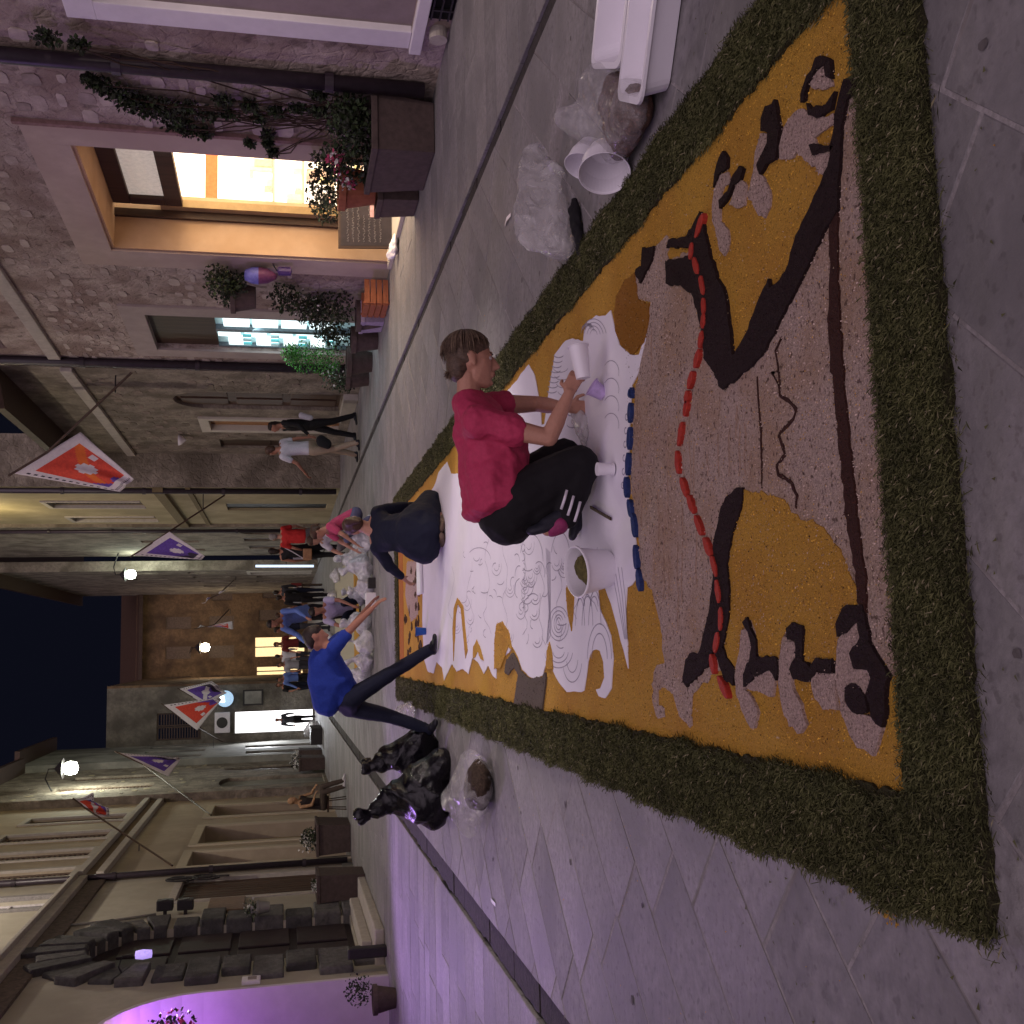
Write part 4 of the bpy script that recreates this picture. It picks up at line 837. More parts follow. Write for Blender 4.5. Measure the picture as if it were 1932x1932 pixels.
# ---- house with beige recessed panels -----------------------------------------------------------
P = frame('L', -4.5, 23.62)
LB = thing('beige_panel_house', 'beige plaster house with three tall recessed panels on the left', 'building', (-4.5, 23.6, 0))
holB = [(.55, 2.25, .0, 3.45), (3.25, 5.9, .0, 3.42), (7.5, 9.6, .0, 3.4), (.4, 1.3, 5.75, 8.3), (2.6, 3.6, 5.75, 8.3), (5.1, 6.2, 5.75, 8.3), (8.0, 9.0, 5.75, 8.3)]
facade(LB, P, 11.2, 10.0, holB, mat('beige_wall', (.40, .33, .25), .9, .25, 4, .1, big=.7, bigcol=(.34, .28, .21)), .6)
for h in holB[:3]: pbox(LB, 'recessed_panel', P, (h[0], 0, -.45), (h[1], h[3], -.38), BEIGEP); rim(LB, 'panel_surround', P, h[0], h[1], 0, h[3], .2, -.02, .035, mat('cream_trim', (.46, .40, .30), .85, .15, 6, .08))
for h in holB[3:]: shutters(LB, P, *h[:4]); rim(LB, 'window_surround', P, h[0], h[1], h[2], h[3], .14, -.02, .04, STRIM, True)
q = MB(); q.box((0, 5.0, .002), (11.2, 5.16, .14), P); q.box((0, 5.40, .002), (11.2, 5.55, .18), P); q.build('cornice', STRIM, LB, bevel=.01); q = MB(); q.box((0, 5.161, .002), (11.2, 5.399, .05), P); q.build('frieze', mat('frieze_brown2', (.17, .12, .08), .95, .5), LB)
# ---- rubble house -------------------------------------------------------------------------------
P = frame('L', -4.25, 34.82)
LC = thing('rubble_house', 'dark rubble stone house with a pointed arch, below the street lamp on the left', 'building', (-4.25, 34.8, 0))
holC = [(1.0, 3.4, .1, 3.5, 3.2), (5.6, 7.0, .9, 3.55, 2.2, 1), (4.8, 5.9, 5.7, 8.6), (2.0, 3.1, 5.6, 8.6)]
facade(LC, P, 8.4, 10.8, holC, WALLR2, .45)
pbox(LC, 'blocked_arch', P, (5.6, .9, -.15), (7.0, 3.54, -.07), DWOOD); pbox(LC, 'wide_shutter', P, (1.0, .1, -.2), (3.4, 3.5, -.12), GREYW); shutters(LC, P, *holC[2][:4]); shutters(LC, P, *holC[3][:4])
wallstones(LC, P, 70, .1, 8.3, 3.6, 9.5, [mat('wall_stone_f', (.34, .29, .20), .95, .8, 9, .25), mat('wall_stone_e', (.18, .15, .12), .95, .8, 9, .25)], [(4.6, 6.1, 5.5, 8.8), (1.8, 3.3, 5.4, 8.8)], (.1, .22))
P = frame('L', -4.0, 43.22)
LD = thing('dark_shutter_house', 'dim grey house with dark shutters before the lit white doorway', 'building', (-4.0, 43.2, 0))
holD = [(.8, 2.0, .2, 2.9), (3.2, 4.6, .2, 3.0), (.8, 1.6, 4.6, 7.0), (3.0, 3.9, 4.6, 7.0), (5.2, 6.0, 4.6, 7.0)]
facade(LD, P, 6.75, 11.0, holD, GREYW, .4)
for h in holD: pbox(LD, 'shutter' if h[2] > 1 else 'door', P, (h[0], h[2], -.15), (h[1], h[3], -.07), DWOOD)
P = frame('F', -4.4, 50.0)
LE = thing('cross_wall_house', 'grey house front facing down the street with a glaring white doorway', 'building', (-4.4, 50, 0))
facade(LE, P, 2.95, 9.0, [(.76, 1.72, .1, 3.55), (.6, 1.8, 5.0, 6.9)], mat('dim_rubble', (.17, .15, .125), .95, .9, 6, .3, big=1.2, vor=4, dist=.05), .5)
pbox(LE, 'side_wall', P, (2.95, 0, -14), (3.05, 9.0, -.001), BROWNW)
pbox(LE, 'bright_interior', P, (.5, 0, -1.6), (2.2, 3.6, -1.5), mat('white_glare', (1, 1, 1), .8, emit=(1, .98, 1), estr=1.2))
shutters(LE, P, .6, 1.8, 5.0, 6.9, DWOOD)
lamp('bright_door_light', P(1.25, 2.4,   .35), 70, (.92, .95, 1), .7, 'AREA', rot=(0, -.8, -.35), sizey=1.2)
t = thing('air_conditioner', 'white air conditioner unit with round fan above the glaring doorway', 'air conditioner', P(1.2, 3.9, .2)); q = MB(); q.box((.85, 3.75, .05), (1.75, 4.4, .35), P); q.build('case', WHITEM, t, bevel=.02)
q = MB(); q.tube([P(1.3, 4.08, .351), P(1.3, 4.08, .37)], .24, 20); q.build('fan_grille', CASTIRON, t)
t = thing('round_sign', 'round blue and white illuminated sign on the grey house front', 'sign', P(2.3, 4.05, .3)); q = MB(); q.tube([P(2.35, 3.95, .3), P(2.35, 3.95, .45)], .36, 24); q.build('disc', mat('sign_disc', (.5, .7, .9), .5, emit=(.45, .7, 1), estr=.3), t)
q = MB(); q.prism([(2.2, 3.95), (2.5, 4.0), (2.45, 4.2), (2.2, 4.2)], P, .451, .47); q.build('sign_mark', mat('sign_mark', (1, 1, 1), .5, emit=(.8, .95, 1), estr=1), t); q = MB(); q.tube([P(2.35, 3.95, 0), P(2.35, 3.95, .3)], .03); q.build('bracket', CASTIRON, t)
t = thing('framed_notice', 'square framed notice board on the grey house front below the round sign', 'notice board', P(2.3, 2.9, .1)); q = MB(); q.box((2.0, 2.3, .002), (2.7, 3.2, .06), P); q.build('frame', CASTIRON, t); q = MB(); q.box((2.07, 2.38, .061), (2.63, 3.12, .07), P); q.build('board', GREYW, t)
# dark night backdrop houses above: roofs (simple eaves)
for root, P_, wd, h in ((LB, frame('L', -4.5, 23.62), 11.2, 10.0), (LA, frame('L', -4.55, 10.0), 13.6, 9.6), (LC, frame('L', -4.25, 34.82), 8.4, 10.8), (RA, lambda u, v, w: Vector((XR+.036*(9-u)-w, 2.0+u, v)), 17, 9.5), (RCb, frame('R', 4.1, 27.2), 7.8, 11.5), (RD, frame('R', 4.0, 35.0), 10.5, 13.6), (RE, frame('R', 3.4, 45.5), 19, 12.6), (LD, frame('L', -4.0, 43.22), 6.75, 11)):
    q = MB(); q.box((0, h+.001, -5), (wd, h+.18, .55), P_); q.build('roof_eave', DWOOD, root)
# ---- street lamps ---------------------------------------------------------------------------------
def street_lamp(label, bulb, wallx, em, watts, col, r=.12):
    t = thing('street_lamp', label, 'street lamp', bulb, 'wall street lamps'); b = Vector(bulb); sgn = 1 if wallx < b.x else -1
    q = MB(); q.lathe([(.001, -r*1.1), (r*.8, -r*.8), (r, 0), (r*.8, r*.7), (.001, r)], b, 16); q.build('globe', mat('lamp_globe_'+str(len(MATS)), (1, 1, 1), .5, emit=col, estr=em), t, smooth=True)
    q = MB(); q.lathe([(.02, r*2.2), (r*1.5, r*1.05), (r*1.5, r*1.0), (.02, r*1.0)], b, 16); q.build('shade', CASTIRON, t)
    q = MB(); q.tube([b+Vector((0, 0, r*2)), b+Vector((0, 0, r*3)), b+Vector((-sgn*.3, 0, r*3.4)), Vector((wallx, b.y, b.z+r*2.5))], .025, 8); q.build('arm', CASTIRON, t)
    lamp('street_lamp_light', b-Vector((0, 0, r*1.3)), watts, col, r)
    return t
street_lamp('glaring white street lamp high on the left above the small red flag', (-3.55, 37.0, 8.1), -4.25, 16, 190, (.95, 1, .80), .22)
street_lamp('greenish white street lamp on the right behind the large purple flag', (3.15, 44.0, 7.3), 4.0, 14, 110, (.85, 1, .80), .19)
street_lamp('far warm street lamp at the end of the street, in the middle', (.3, 60.0, 5.55), .3, 14, 90, (1, .86, .6), .24)
street_lamp('low warm wall lamp on the right, beyond the closed grey shutter', (5.15, 7.3, 2.0), 5.42, 5, 14, (1, .82, .70), .07)
lamp('wall_floodlight', (5.05, 7.35, 2.05), 330, (1, .86, .84), .07, 'SPOT', rot=(-.965, .06, -.20), spot=58)
street_lamp('lamp hanging on the left wall behind the viewer', (-3.6, -2.5, 4.6), -4.6, 5, 60, (.95, .75, 1.0), .09)
street_lamp('added unseen warm lamp high on the yellowish house front', (3.2, 31.0, 10.3), 4.1, 4, 150, (1, .84, .45), .05)  # extra lamp kept out of view, added to light the upper house front
street_lamp('added unseen lamp high over the cornice of the cream plaster building', (-3.2, 20.5, 9.2), -4.55, 3, 330, (1, .88, .72), .05)  # unseen lamp added to brighten the left-hand walls
# ================================================================== people
def sphpts():
    bm = bmesh.new(); bmesh.ops.create_icosphere(bm, subdivisions=2, radius=1); p = [v.co.copy() for v in bm.verts]; bm.free(); return p
SPH = sphpts()
def ell(c, r, M3=None):
    c = Vector(c); r = (r, r, r) if not isinstance(r, (tuple, list)) else r
    out = []
    for p in SPH:
        v = Vector((p.x*r[0], p.y*r[1], p.z*r[2]))
        out.append(c+(M3 @ v if M3 else v))
    return out
def hull(b, *sets):
    bm = bmesh.new()
    for s_ in sets:
        for p in s_: bm.verts.new(p)
    r = bmesh.ops.convex_hull(bm, input=bm.verts); 
    bmesh.ops.delete(bm, geom=[v for v in bm.verts if not v.link_faces], context='VERTS')
    bm.verts.index_update(); b.add([v.co.copy() for v in bm.verts], [tuple(v.index for v in f.verts) for f in bm.faces]); bm.free()
def cap(b, p0, p1, r0, r1): hull(b, ell(p0, r0), ell(p1, r1))
def chain(b, pts, rs):
    for i in range(len(pts)-1): cap(b, pts[i], pts[i+1], rs[i], rs[i+1])
TEXF = bpy.data.textures.new('cloth_folds', 'CLOUDS'); TEXF.noise_scale = .13
TEXS = bpy.data.textures.new('fine_folds', 'CLOUDS'); TEXS.noise_scale = .05
TEXB = bpy.data.textures.new('bag_crumple', 'MUSGRAVE'); TEXB.musgrave_type = 'RIDGED_MULTIFRACTAL'; TEXB.noise_scale = .30; TEXB.octaves = 3; TEXB.noise_intensity = .8; TEXB.lacunarity = 2.3
def organic(b, name, M, parent, vox=.012, smooth=4, disp=0, tex=None):
    o = b.build(name, M, parent, smooth=True)
    r = o.modifiers.new('remesh', 'REMESH'); r.mode = 'VOXEL'; r.voxel_size = vox; r.use_smooth_shade = True
    if smooth: s_ = o.modifiers.new('smooth', 'SMOOTH'); s_.iterations = smooth; s_.factor = .6
    if disp: d = o.modifiers.new('folds', 'DISPLACE'); d.texture = tex or TEXF; d.strength = disp; d.mid_level = .5; d.texture_coords = 'GLOBAL'
    return o
def basis(f, u):
    f = Vector(f).normalized(); u = Vector(u); u = (u-f*u.dot(f)).normalized(); s_ = f.cross(u)       # s = figure's right
    return Matrix((s_, f, u)).transposed()
def hand(b, wrist, d, n, sz=1., curl=.5, thumb=1):
    """palm + five bent fingers; d towards the fingertips, n out of the back of the hand"""
    d = Vector(d).normalized(); n = Vector(n); n = (n-d*n.dot(d)).normalized(); s_ = d.cross(n)*thumb; w = Vector(wrist)
    M3 = Matrix((s_, d, n)).transposed()
    hull(b, ell(w, (.024*sz, .02*sz, .017*sz), M3), ell(w+d*.085*sz+s_*.026*sz, .0115*sz), ell(w+d*.088*sz-s_*.026*sz, .0105*sz), ell(w+d*.03*sz+s_*.03*sz, .012*sz))
    for k, (off, L_) in enumerate(((.030, .070), (.010, .078), (-.010, .073), (-.029, .056))):
        p = w+d*.085*sz+s_*off*sz; a = 0; q = [p]
        for j, fr in enumerate((.42, .33, .25)):
            a += curl*(.7+.12*k)*(1.0 if j else .6); q.append(q[-1]+(d*math.cos(a)-n*math.sin(a)+s_*off*.8)*L_*fr*sz)
        chain(b, q, [.0092*sz, .0085*sz, .0078*sz, .0068*sz])
    p = w+d*.025*sz+s_*.026*sz; chain(b, [p, p+(d*.55+s_*.7-n*.35).normalized()*.038*sz, p+(d*.55+s_*.7-n*.35).normalized()*.038*sz+(d*.9+s_*.2-n*.5).normalized()*.030*sz], [.012*sz, .010*sz, .008*sz])
def head(b, c, f, u, k=1., detail=False):
    M3 = basis(f, u); c = Vector(c); T = lambda x, y, z: c+M3 @ Vector((x, y, z))*k
    E_ = lambda x, y, z, r: ell(T(x, y, z), tuple(a*k for a in r), M3)
    hull(b, E_(0, -.012, .02, (.074, .092, .088)), E_(0, .025, .015, (.064, .062, .07)))
    hull(b, E_(0, .030, -.01, (.060, .058, .055)), E_(0, .052, -.092, (.026, .026, .022)), E_(0, .01, -.075, (.048, .04, .035)))   # jaw
    hull(b, E_(0, .088, .012, (.008, .008, .008)), E_(0, .108, -.026, (.012, .012, .010)), E_(0, .085, -.034, (.019, .012, .010)))   # nose
    hull(b, E_(-.025, .078, .028, (.016, .010, .007)), E_(.025, .078, .028, (.016, .010, .007)))  # brow
    hull(b, E_(-.014, .082, -.055, (.010, .010, .006)), E_(.014, .082, -.055, (.010, .010, .006)), E_(0, .088, -.054, (.008, .008, .006))); hull(b, E_(-.014, .080, -.066, (.009, .010, .006)), E_(.014, .080, -.066, (.009, .010, .006)))
    hull(b, E_(0, .075, -.095, (.014, .010, .010)), E_(0, .06, -.09, (.018, .014, .012)))
    for s_ in (-1, 1):
        hull(b, E_(s_*.073, -.005, .012, (.006, .016, .014)), E_(s_*.082, -.014, .016, (.004, .014, .016)), E_(s_*.074, .0, -.025, (.005, .009, .010)))
    return T, M3
def shoe(root, heel, toe, M, up=(0, 0, 1), k=1., sole=None, name='shoe'):
    heel, toe = Vector(heel), Vector(toe); d = (toe-heel).normalized(); up = Vector(up); up = (up-d*up.dot(d)).normalized()
    M3 = Matrix((d.cross(up), d, up)).transposed(); b = MB(); L_ = (toe-heel).length
    E_ = lambda y, z, r: ell(heel+d*y*L_+up*z*k, tuple(a*k for a in r), M3)
    hull(b, E_(.05, .035, (.036, .035, .030)), E_(.92, .028, (.040, .035, .022)), E_(.65, .03, (.046, .04, .026))); hull(b, E_(.08, .065, (.034, .04, .03)), E_(.5, .05, (.038, .04, .026)))
    o = organic(b, name, M, root, .009, 2)
    if sole:
        b = MB(); hull(b, E_(.03, .008, (.040, .035, .010)), E_(.95, .008, (.042, .035, .010)), E_(.65, .008, (.050, .04, .010))); organic(b, 'shoe_sole', sole, root, .007, 1)
    return o
def hairdo(root, T, M3, k, M, long=0., vox=.01, style='short'):
    b = MB(); E_ = lambda x, y, z, r: ell(T(x, y, z), tuple(a*k for a in r), M3)
    hull(b, E_(0, -.022, .034, (.082, .094, .088)), E_(0, .012, .060, (.070, .070, .058)))
    hull(b, E_(0, -.06, -.01, (.072, .052, .07)), E_(0, -.065, -.05, (.055, .035, .035)))
    if long: hull(b, E_(0, -.075, -.02, (.07, .04, .05)), E_(0, -.075, -long, (.055, .03, .05)))
    if style == 'tail': chain(b, [T(0, -.10, .04), T(0, -.135, .02), T(0, -.13, -.10)], [.03*k, .034*k, .012*k])
    return organic(b, 'hair', M, root, vox, 2, .012, TEXS)
def person(label, J, cols, k=1., vox=.014, sleeves='short', legs='long', group=None, hair='short', long=0., detail=False, belly=1., cur=.5, skirt=False, drape=None):
    """J: joints in metres. cols: skin, shirt, trousers, shoes, hair materials. l/r are the figure's own left and right"""
    root = thing('person', label, 'person', (J['hip'].x, J['hip'].y, 0), group)
    f, u = J['face'], J['up']; hd = J['head']; b = MB(); T, M3 = head(b, hd, f, u, k)
    ch, hp = J['chest'], J['hip']; nk = J['neck']; cap(b, T(0, -.02, -.05), nk, .052*k, .058*k); cap(b, nk, ch, .06*k, .09*k); cap(b, ch, hp, .09*k, .10*k)
    for s_ in 'lr':
        sh, el, wr = J['sh'+s_], J['el'+s_], J['wr'+s_]; chain(b, [nk*.4+sh*.6, sh, el, wr], [.05*k, .046*k, .037*k, .024*k])
        hd_ = J.get('hd'+s_, (wr-el)); nn = J.get('hn'+s_, Vector((0, 0, 1))); hand(b, wr, hd_, nn, k, cur, 1 if s_ == 'l' else -1)
        hj, kn, an = J['hj'+s_], J['kn'+s_], J['an'+s_]; chain(b, [hj, kn, an], [.075*k, .052*k, .034*k]); cap(b, an, J['to'+s_]*.3+an*.7-Vector((0, 0, .03)), .030*k, .018*k)
    organic(b, 'body', cols[0], root, vox if not detail else .0055, 2)
    side = (J['shr']-J['shl']).normalized()
    sp_ = (ch-hp).normalized(); fw = side.cross(sp_).normalized()*1.0; M3b = Matrix((side, fw, sp_)).transposed()
    b = MB(); hull(b, ell(ch, (.165*k, .115*k, .12*k), M3b), ell(J['shl']*.85+ch*.15, .062*k), ell(J['shr']*.85+ch*.15, .062*k), ell(nk-(nk-ch)*.25, .06*k))
    mid = ch*.45+hp*.55; hull(b, ell(ch, (.16*k, .118*k, .10*k), M3b), ell(mid, (.15*k*belly, .118*k*belly, .10*k), M3b)); hull(b, ell(mid, (.15*k*belly, .12*k*belly, .08*k), M3b), ell(hp+sp_*.03*k, (.165*k, .125*k*belly, .07*k), M3b))
    for s_ in 'lr':
        sh, el, wr = J['sh'+s_], J['el'+s_], J['wr'+s_]
        if sleeves == 'long': chain(b, [sh, el, wr+(el-wr)*.08], [.066*k, .052*k, .038*k])
        elif sleeves == 'short': cap(b, sh, sh.lerp(el, .55), .068*k, .062*k)
    if drape: hull(b, ell(mid, (.17*k*belly, .13*k*belly, .10*k), M3b), *[ell(p, r) for p, r in drape])
    organic(b, 'shirt', cols[1], root, vox*.9, 3, .022*k)
    b = MB(); hull(b, ell(hp, (.165*k, .125*k, .10*k), M3b), ell(J['hjl'], .095*k), ell(J['hjr'], .095*k))
    for s_ in 'lr':
        hj, kn, an = J['hj'+s_], J['kn'+s_], J['an'+s_]
        if legs == 'long': chain(b, [hj, hj.lerp(kn, .5), kn, kn.lerp(an, .4), an-(kn-an)*.02], [.095*k, .083*k, .066*k, .062*k, .052*k])
        else: chain(b, [hj, hj.lerp(kn, .8)], [.095*k, .085*k])
    organic(b, 'skirt' if skirt else 'trousers', cols[2], root, vox*.9, 2, .014*k)
    for s_ in 'lr':
        an, to = J['an'+s_], J['to'+s_]; up = J.get('fu'+s_, Vector((0, 0, 1))); d = (to-an); shoe(root, an-d.normalized()*.05*k-up*.075*k, to-up*.03*k, cols[3], up, k)
    if hair != 'bald': hairdo(root, T, M3, k, cols[4], long, .012 if detail else .014, hair)
    return root, T, M3
CLOTH = lambda n, c, r=.85: mat('cloth_'+n, c, r, .25, 60, .12, dist=.004)
NAVY = CLOTH('navy', (.007, .009, .024)); BLACKC = CLOTH('black', (.008, .007, .009)); JEANS = CLOTH('jeans', (.006, .008, .022)); WHITEC = CLOTH('white', (.5, .47, .52))
SHOEB = mat('shoe_black', (.012, .012, .018), .5); SHOEW = mat('shoe_white', (.5, .48, .5), .5)
def stand(x, y, head_deg, h=1.70, stride=.0, lean=0., arms=(.1, .1), armfwd=(0, 0)):
    """upright or walking figure; head_deg = facing direction, 0 = +Y"""
    a = math.radians(head_deg); F = Vector((-math.sin(a), math.cos(a), 0)); S = Vector((F.y, -F.x, 0)); k = h/1.75; o = Vector((x, y, 0)); Z = Vector((0, 0, 1))
    J = {}; hp = o+Z*.95*k; J['hip'] = hp; J['chest'] = hp+Z*.38*k+F*lean*.5; J['neck'] = hp+Z*.56*k+F*lean*.9; J['head'] = J['neck']+Z*.155*k+F*(.02+lean*.4); J['face'] = F-Z*lean; J['up'] = Z+F*lean
    for s_, m_ in (('r', 1), ('l', -1)):
        i = 0 if s_ == 'l' else 1
        J['sh'+s_] = J['neck']-Z*.05*k+S*m_*.185*k; J['el'+s_] = J['sh'+s_]-Z*.27*k+S*m_*arms[i]*.5+F*armfwd[i]*.5-F*.02; J['wr'+s_] = J['el'+s_]-Z*.24*k*(1-abs(armfwd[i])*1.2)+F*(.06+armfwd[i]*.9)*k
        J['hj'+s_] = hp-Z*.06*k+S*m_*.09*k; J['kn'+s_] = o+Z*.5*k+S*m_*.09*k+F*(.03+m_*stride*.45); J['an'+s_] = o+Z*.09*k+S*m_*.085*k+F*m_*stride; J['to'+s_] = J['an'+s_]+F*.19*k-Z*.05*k
    return J, k
# --- the kneeling woman -------------------------------------------------------------------------
Yw = 4.78
J = {'hip': PY(950, 950, Yw), 'chest': PY(913, 808, Yw), 'neck': PY(884, 762, Yw), 'head': PY(890, 683, Yw), 'face': (.05, -.05, -1), 'up': (1, 0, .12),
     'shr': PY(905, 797, 4.60), 'elr': PY(1036, 826, 4.50), 'wrr': PY(1074, 742, 4.47), 'hdr': PY(1092, 700, 4.5)-PY(1074, 742, 4.47), 'hnr': Vector((.2, -1, .3)),
     'shl': PY(905, 765, 4.96), 'ell': PY(1012, 762, 4.99), 'wrl': PY(1072, 770, 4.86), 'hdl': Vector((.02, -.02, -1)), 'hnl': Vector((0, 1, 0)),
     'hjr': PY(980, 945, 4.68), 'knr': PY(1092, 878, 4.60), 'anr': PY(1068, 982, 4.60), 'tor': PY(1004, 1014, 4.62), 'fur': Vector((.9, -.1, .3)),
     'hjl': PY(975, 935, 4.92), 'knl': PY(1062, 862, 4.96), 'anl': PY(1080, 950, 5.0), 'tol': PY(1070, 1010, 5.0), 'ful': Vector((.2, 0, -1))}
wroot = thing('person', 'woman in raspberry T-shirt and black trousers kneeling on the paper, holding a white cup', 'person', (J['hip'].x, J['hip'].y, 0))
b = MB(); T, M3 = head(b, J['head'], J['face'], J['up'], 1.12)
chain(b, [T(0, -.02, -.06), J['neck'], J['chest'], J['hip']], [.052, .058, .10, .12])
chain(b, [J['neck'], J['shr'], J['shr'].lerp(J['elr'], .5), J['elr'], J['elr'].lerp(J['wrr'], .35), J['wrr']], [.05, .055, .05, .040, .040, .025])
chain(b, [J['neck'], J['shl'], J['shl'].lerp(J['ell'], .5), J['ell'], J['ell'].lerp(J['wrl'], .35), J['wrl']], [.05, .055, .05, .040, .040, .025])
hand(b, J['wrr'], J['hdr'], J['hnr'], 1.0, .62, -1); hand(b, J['wrl'], J['hdl'], J['hnl'], 1.0, .35, 1)
for s_ in 'lr': chain(b, [J['hj'+s_], J['kn'+s_], J['an'+s_]], [.08, .055, .036]); cap(b, J['an'+s_], J['an'+s_].lerp(J['to'+s_], .55), .034, .03)
organic(b, 'body', SKIN, wroot, .0052, 2)
side = Vector((0, -1, 0)); spn = (J['chest']-J['hip']).normalized(); fw = spn.cross(side); M3b = Matrix((side, fw, spn)).transposed()
RASP = CLOTH('raspberry', (.42, .035, .095), .75); RASP2 = RASP
b = MB(); hull(b, ell(J['neck']+spn*.0+Vector((0, 0, -.0)), .076), ell(PY(912, 815, Yw), (.19, .145, .10), M3b), ell(J['shr']+Vector((-.01, .03, 0)), .068), ell(J['shl']+Vector((-.01, -.03, 0)), .068))
hull(b, ell(PY(915, 815, Yw), (.19, .145, .10), M3b), ell(PY(928, 880, Yw), (.195, .165, .08), M3b)); hull(b, ell(PY(930, 880, Yw), (.205, .170, .08), M3b), ell(PY(934, 955, Yw), (.225, .155, .055), M3b))
hull(b, ell(PY(975, 850, Yw), (.12, .06, .06)), ell(PY(940, 870, Yw), (.16, .08, .08)), ell(PY(968, 905, Yw-.05), (.08, .05, .05)))
cap(b, J['shr'], J['shr'].lerp(J['elr'], .50), .078, .072); cap(b, J['shl'], J['shl'].lerp(J['ell'], .42), .072, .066)
o_ = organic(b, 'shirt', RASP, wroot, .008, 3, .038); d_ = o_.modifiers.new('creases', 'DISPLACE'); d_.texture = TEXS; d_.strength = .012; d_.texture_coords = 'GLOBAL'; d_.mid_level = .5
b = MB(); hull(b, ell(PY(958, 968, Yw), (.155, .19, .145)), ell(PY(935, 945, Yw), (.10, .16, .09)))
for s_ in 'lr': chain(b, [J['hj'+s_], J['hj'+s_].lerp(J['kn'+s_], .5), J['kn'+s_]], [.135, .120, .098]); chain(b, [J['kn'+s_], J['kn'+s_].lerp(J['an'+s_], .4), J['kn'+s_].lerp(J['an'+s_], .93)], [.092, .082, .056])
hull(b, ell(PY(1075, 905, 4.64), .10), ell(PY(1010, 950, 4.68), .12))
organic(b, 'trousers', BLACKC, wroot, .009, 3, .018)
STRIPE = mat('stripe_white', (.6, .56, .62), .8)
for i in range(3):
    a = J['anr'].lerp(J['knr'], .06)+Vector((.0, -.062, .012))+Vector((.028, 0, .03))*(i-1); c_ = J['anr'].lerp(J['knr'], .40)+Vector((0, -.078, .01))+Vector((.026, 0, .03))*(i-1); b = MB(); b.tube([a, a.lerp(c_, .5)+Vector((0, -.006, 0)), c_], .0065, 6); b.build('trouser_stripe', STRIPE, wroot, smooth=True)
SHD = mat('shoe_charcoal', (.02, .02, .03), .6, .2, 30); MAG = mat('shoe_magenta', (.25, .03, .11), .6, .2, 40)
shoe(wroot, J['anr']+Vector((-.035, 0, -.015)), J['tor'], SHD, (.9, -.1, .3), 1.05); b = MB(); hull(b, ell(J['anr']+Vector((-.02, -.005, .03)), (.045, .046, .04)), ell(J['anr'].lerp(J['tor'], .42)+Vector((-.005, 0, 0)), (.040, .046, .035))); organic(b, 'shoe_collar', MAG, wroot, .007, 2)
shoe(wroot, J['anl']+Vector((-.02, 0, 0)), J['tol'], SHD, (.2, 0, -1), 1.0)
# hair: cap and strands, short with a small tied tuft
hairdo(wroot, T, M3, 1.12, HAIRB, 0, .008)
b = MB(); rr = random.Random(3)
for i in range(520):
    th = rr.uniform(-pi, pi); ph0 = rr.uniform(.05, .5); ln = rr.uniform(.7, 1.25); pts = []
    for j in range(6):
        ph = ph0+ln*j/5; x, y, z = math.sin(ph)*math.sin(th), math.sin(ph)*math.cos(th), math.cos(ph)
        if y > .25 and z < .35+.2*rr.random(): break
        r_ = 1.03+.03*math.sin(i)+.02*rr.random(); pts.append(T(x*.085*r_, -.018+y*.105*r_-.002, .034+z*.098*r_-(.02 if j == 5 else 0)))
    if len(pts) >= 3: b.tube(pts, [.0030]*(len(pts)-1)+[.0008], 4, cap=False)
for i in range(40):
    p0 = T(rr.uniform(-.02, .02), -.095, -.045); d = Vector((rr.uniform(-1, .2), rr.uniform(-.6, .6), rr.uniform(-.2, 1))).normalized(); b.tube([p0, p0+d*.02, p0+d*.04+Vector((0, 0, -.008))], [.003, .0026, .0008], 4, cap=False)
b.mi = [1 if rr.random() < .0 else 0 for _ in b.f]
for i_ in range(0, len(b.f), 20):
    if rr.random() < .42: b.mi[i_:i_+20] = [1]*len(b.mi[i_:i_+20])
b.build('hair_strands', [HAIRB, mat('hair_highlight', (.15, .105, .07), .5, 0, 40, .3)], wroot, smooth=True, fixn=False)
for s_ in (-1, 1):
    b = MB(); b.lathe([(.001, -.012), (.009, -.008), (.0125, 0), (.009, .008), (.001, .012)], T(s_*.031, .072, .006), 12); b.build('eye', mat('eye_white', (.35, .3, .3), .3), wroot, smooth=True)
    b = MB(); hull(b, ell(T(s_*.018, .087, .024), .004), ell(T(s_*.045, .074, .026), .0035)); b.build('eyebrow', HAIRB, wroot)
b = MB(); b.tube([T(-.02, .089, -.061), T(0, .0945, -.060), T(.02, .089, -.061)], .0022, 6); b.build('mouth', mat('lip', (.2, .05, .05), .5), wroot, smooth=True)
# cup in her right hand
def cup(name, label, base, axis, r0, r1, h, M, t=.003, cat='cup', group=None, rimr=.004, seg=28):
    ax = Vector(axis).normalized(); Mr = ax.to_track_quat('Z', 'Y').to_matrix(); q = MB()
    q.lathe([(.0005, 0), (r0, 0), (r1, h), (r1+rimr, h+.002), (r1+rimr, h-rimr), (r1-t, h-rimr*.5), (r0-t, t), (.0005, t)], base, seg, Mr)
    o = q.build(name, M, smooth=False); o.modifiers.new('b', 'BEVEL').width = .001; return tag(o, label, cat, group)
hb = J['wrr']+J['hdr'].normalized()*.075
cup('plastic_cup', 'white plastic cup held in the kneeling woman\'s raised hand', hb+Vector((.0, -.035, -.03)), PY(1085, 633, 4.45)-PY(1096, 700, 4.45), .032, .045, .15, WPLAS)
cup('plastic_cup', 'small white plastic cup standing upside down on the paper beside the woman\'s knee', PY(1126, 885, 4.42)+Vector((0, 0, -.0)), (0, 0, -1), .030, .024, .075, WPLAS)
cup('plastic_cup', 'lilac plastic cup at the kneeling woman\'s lowered hand', PY(1140, 745, 4.55), (.5, 0, .8), .03, .042, .07, mat('lilac_plastic', (.55, .42, .72), .4))
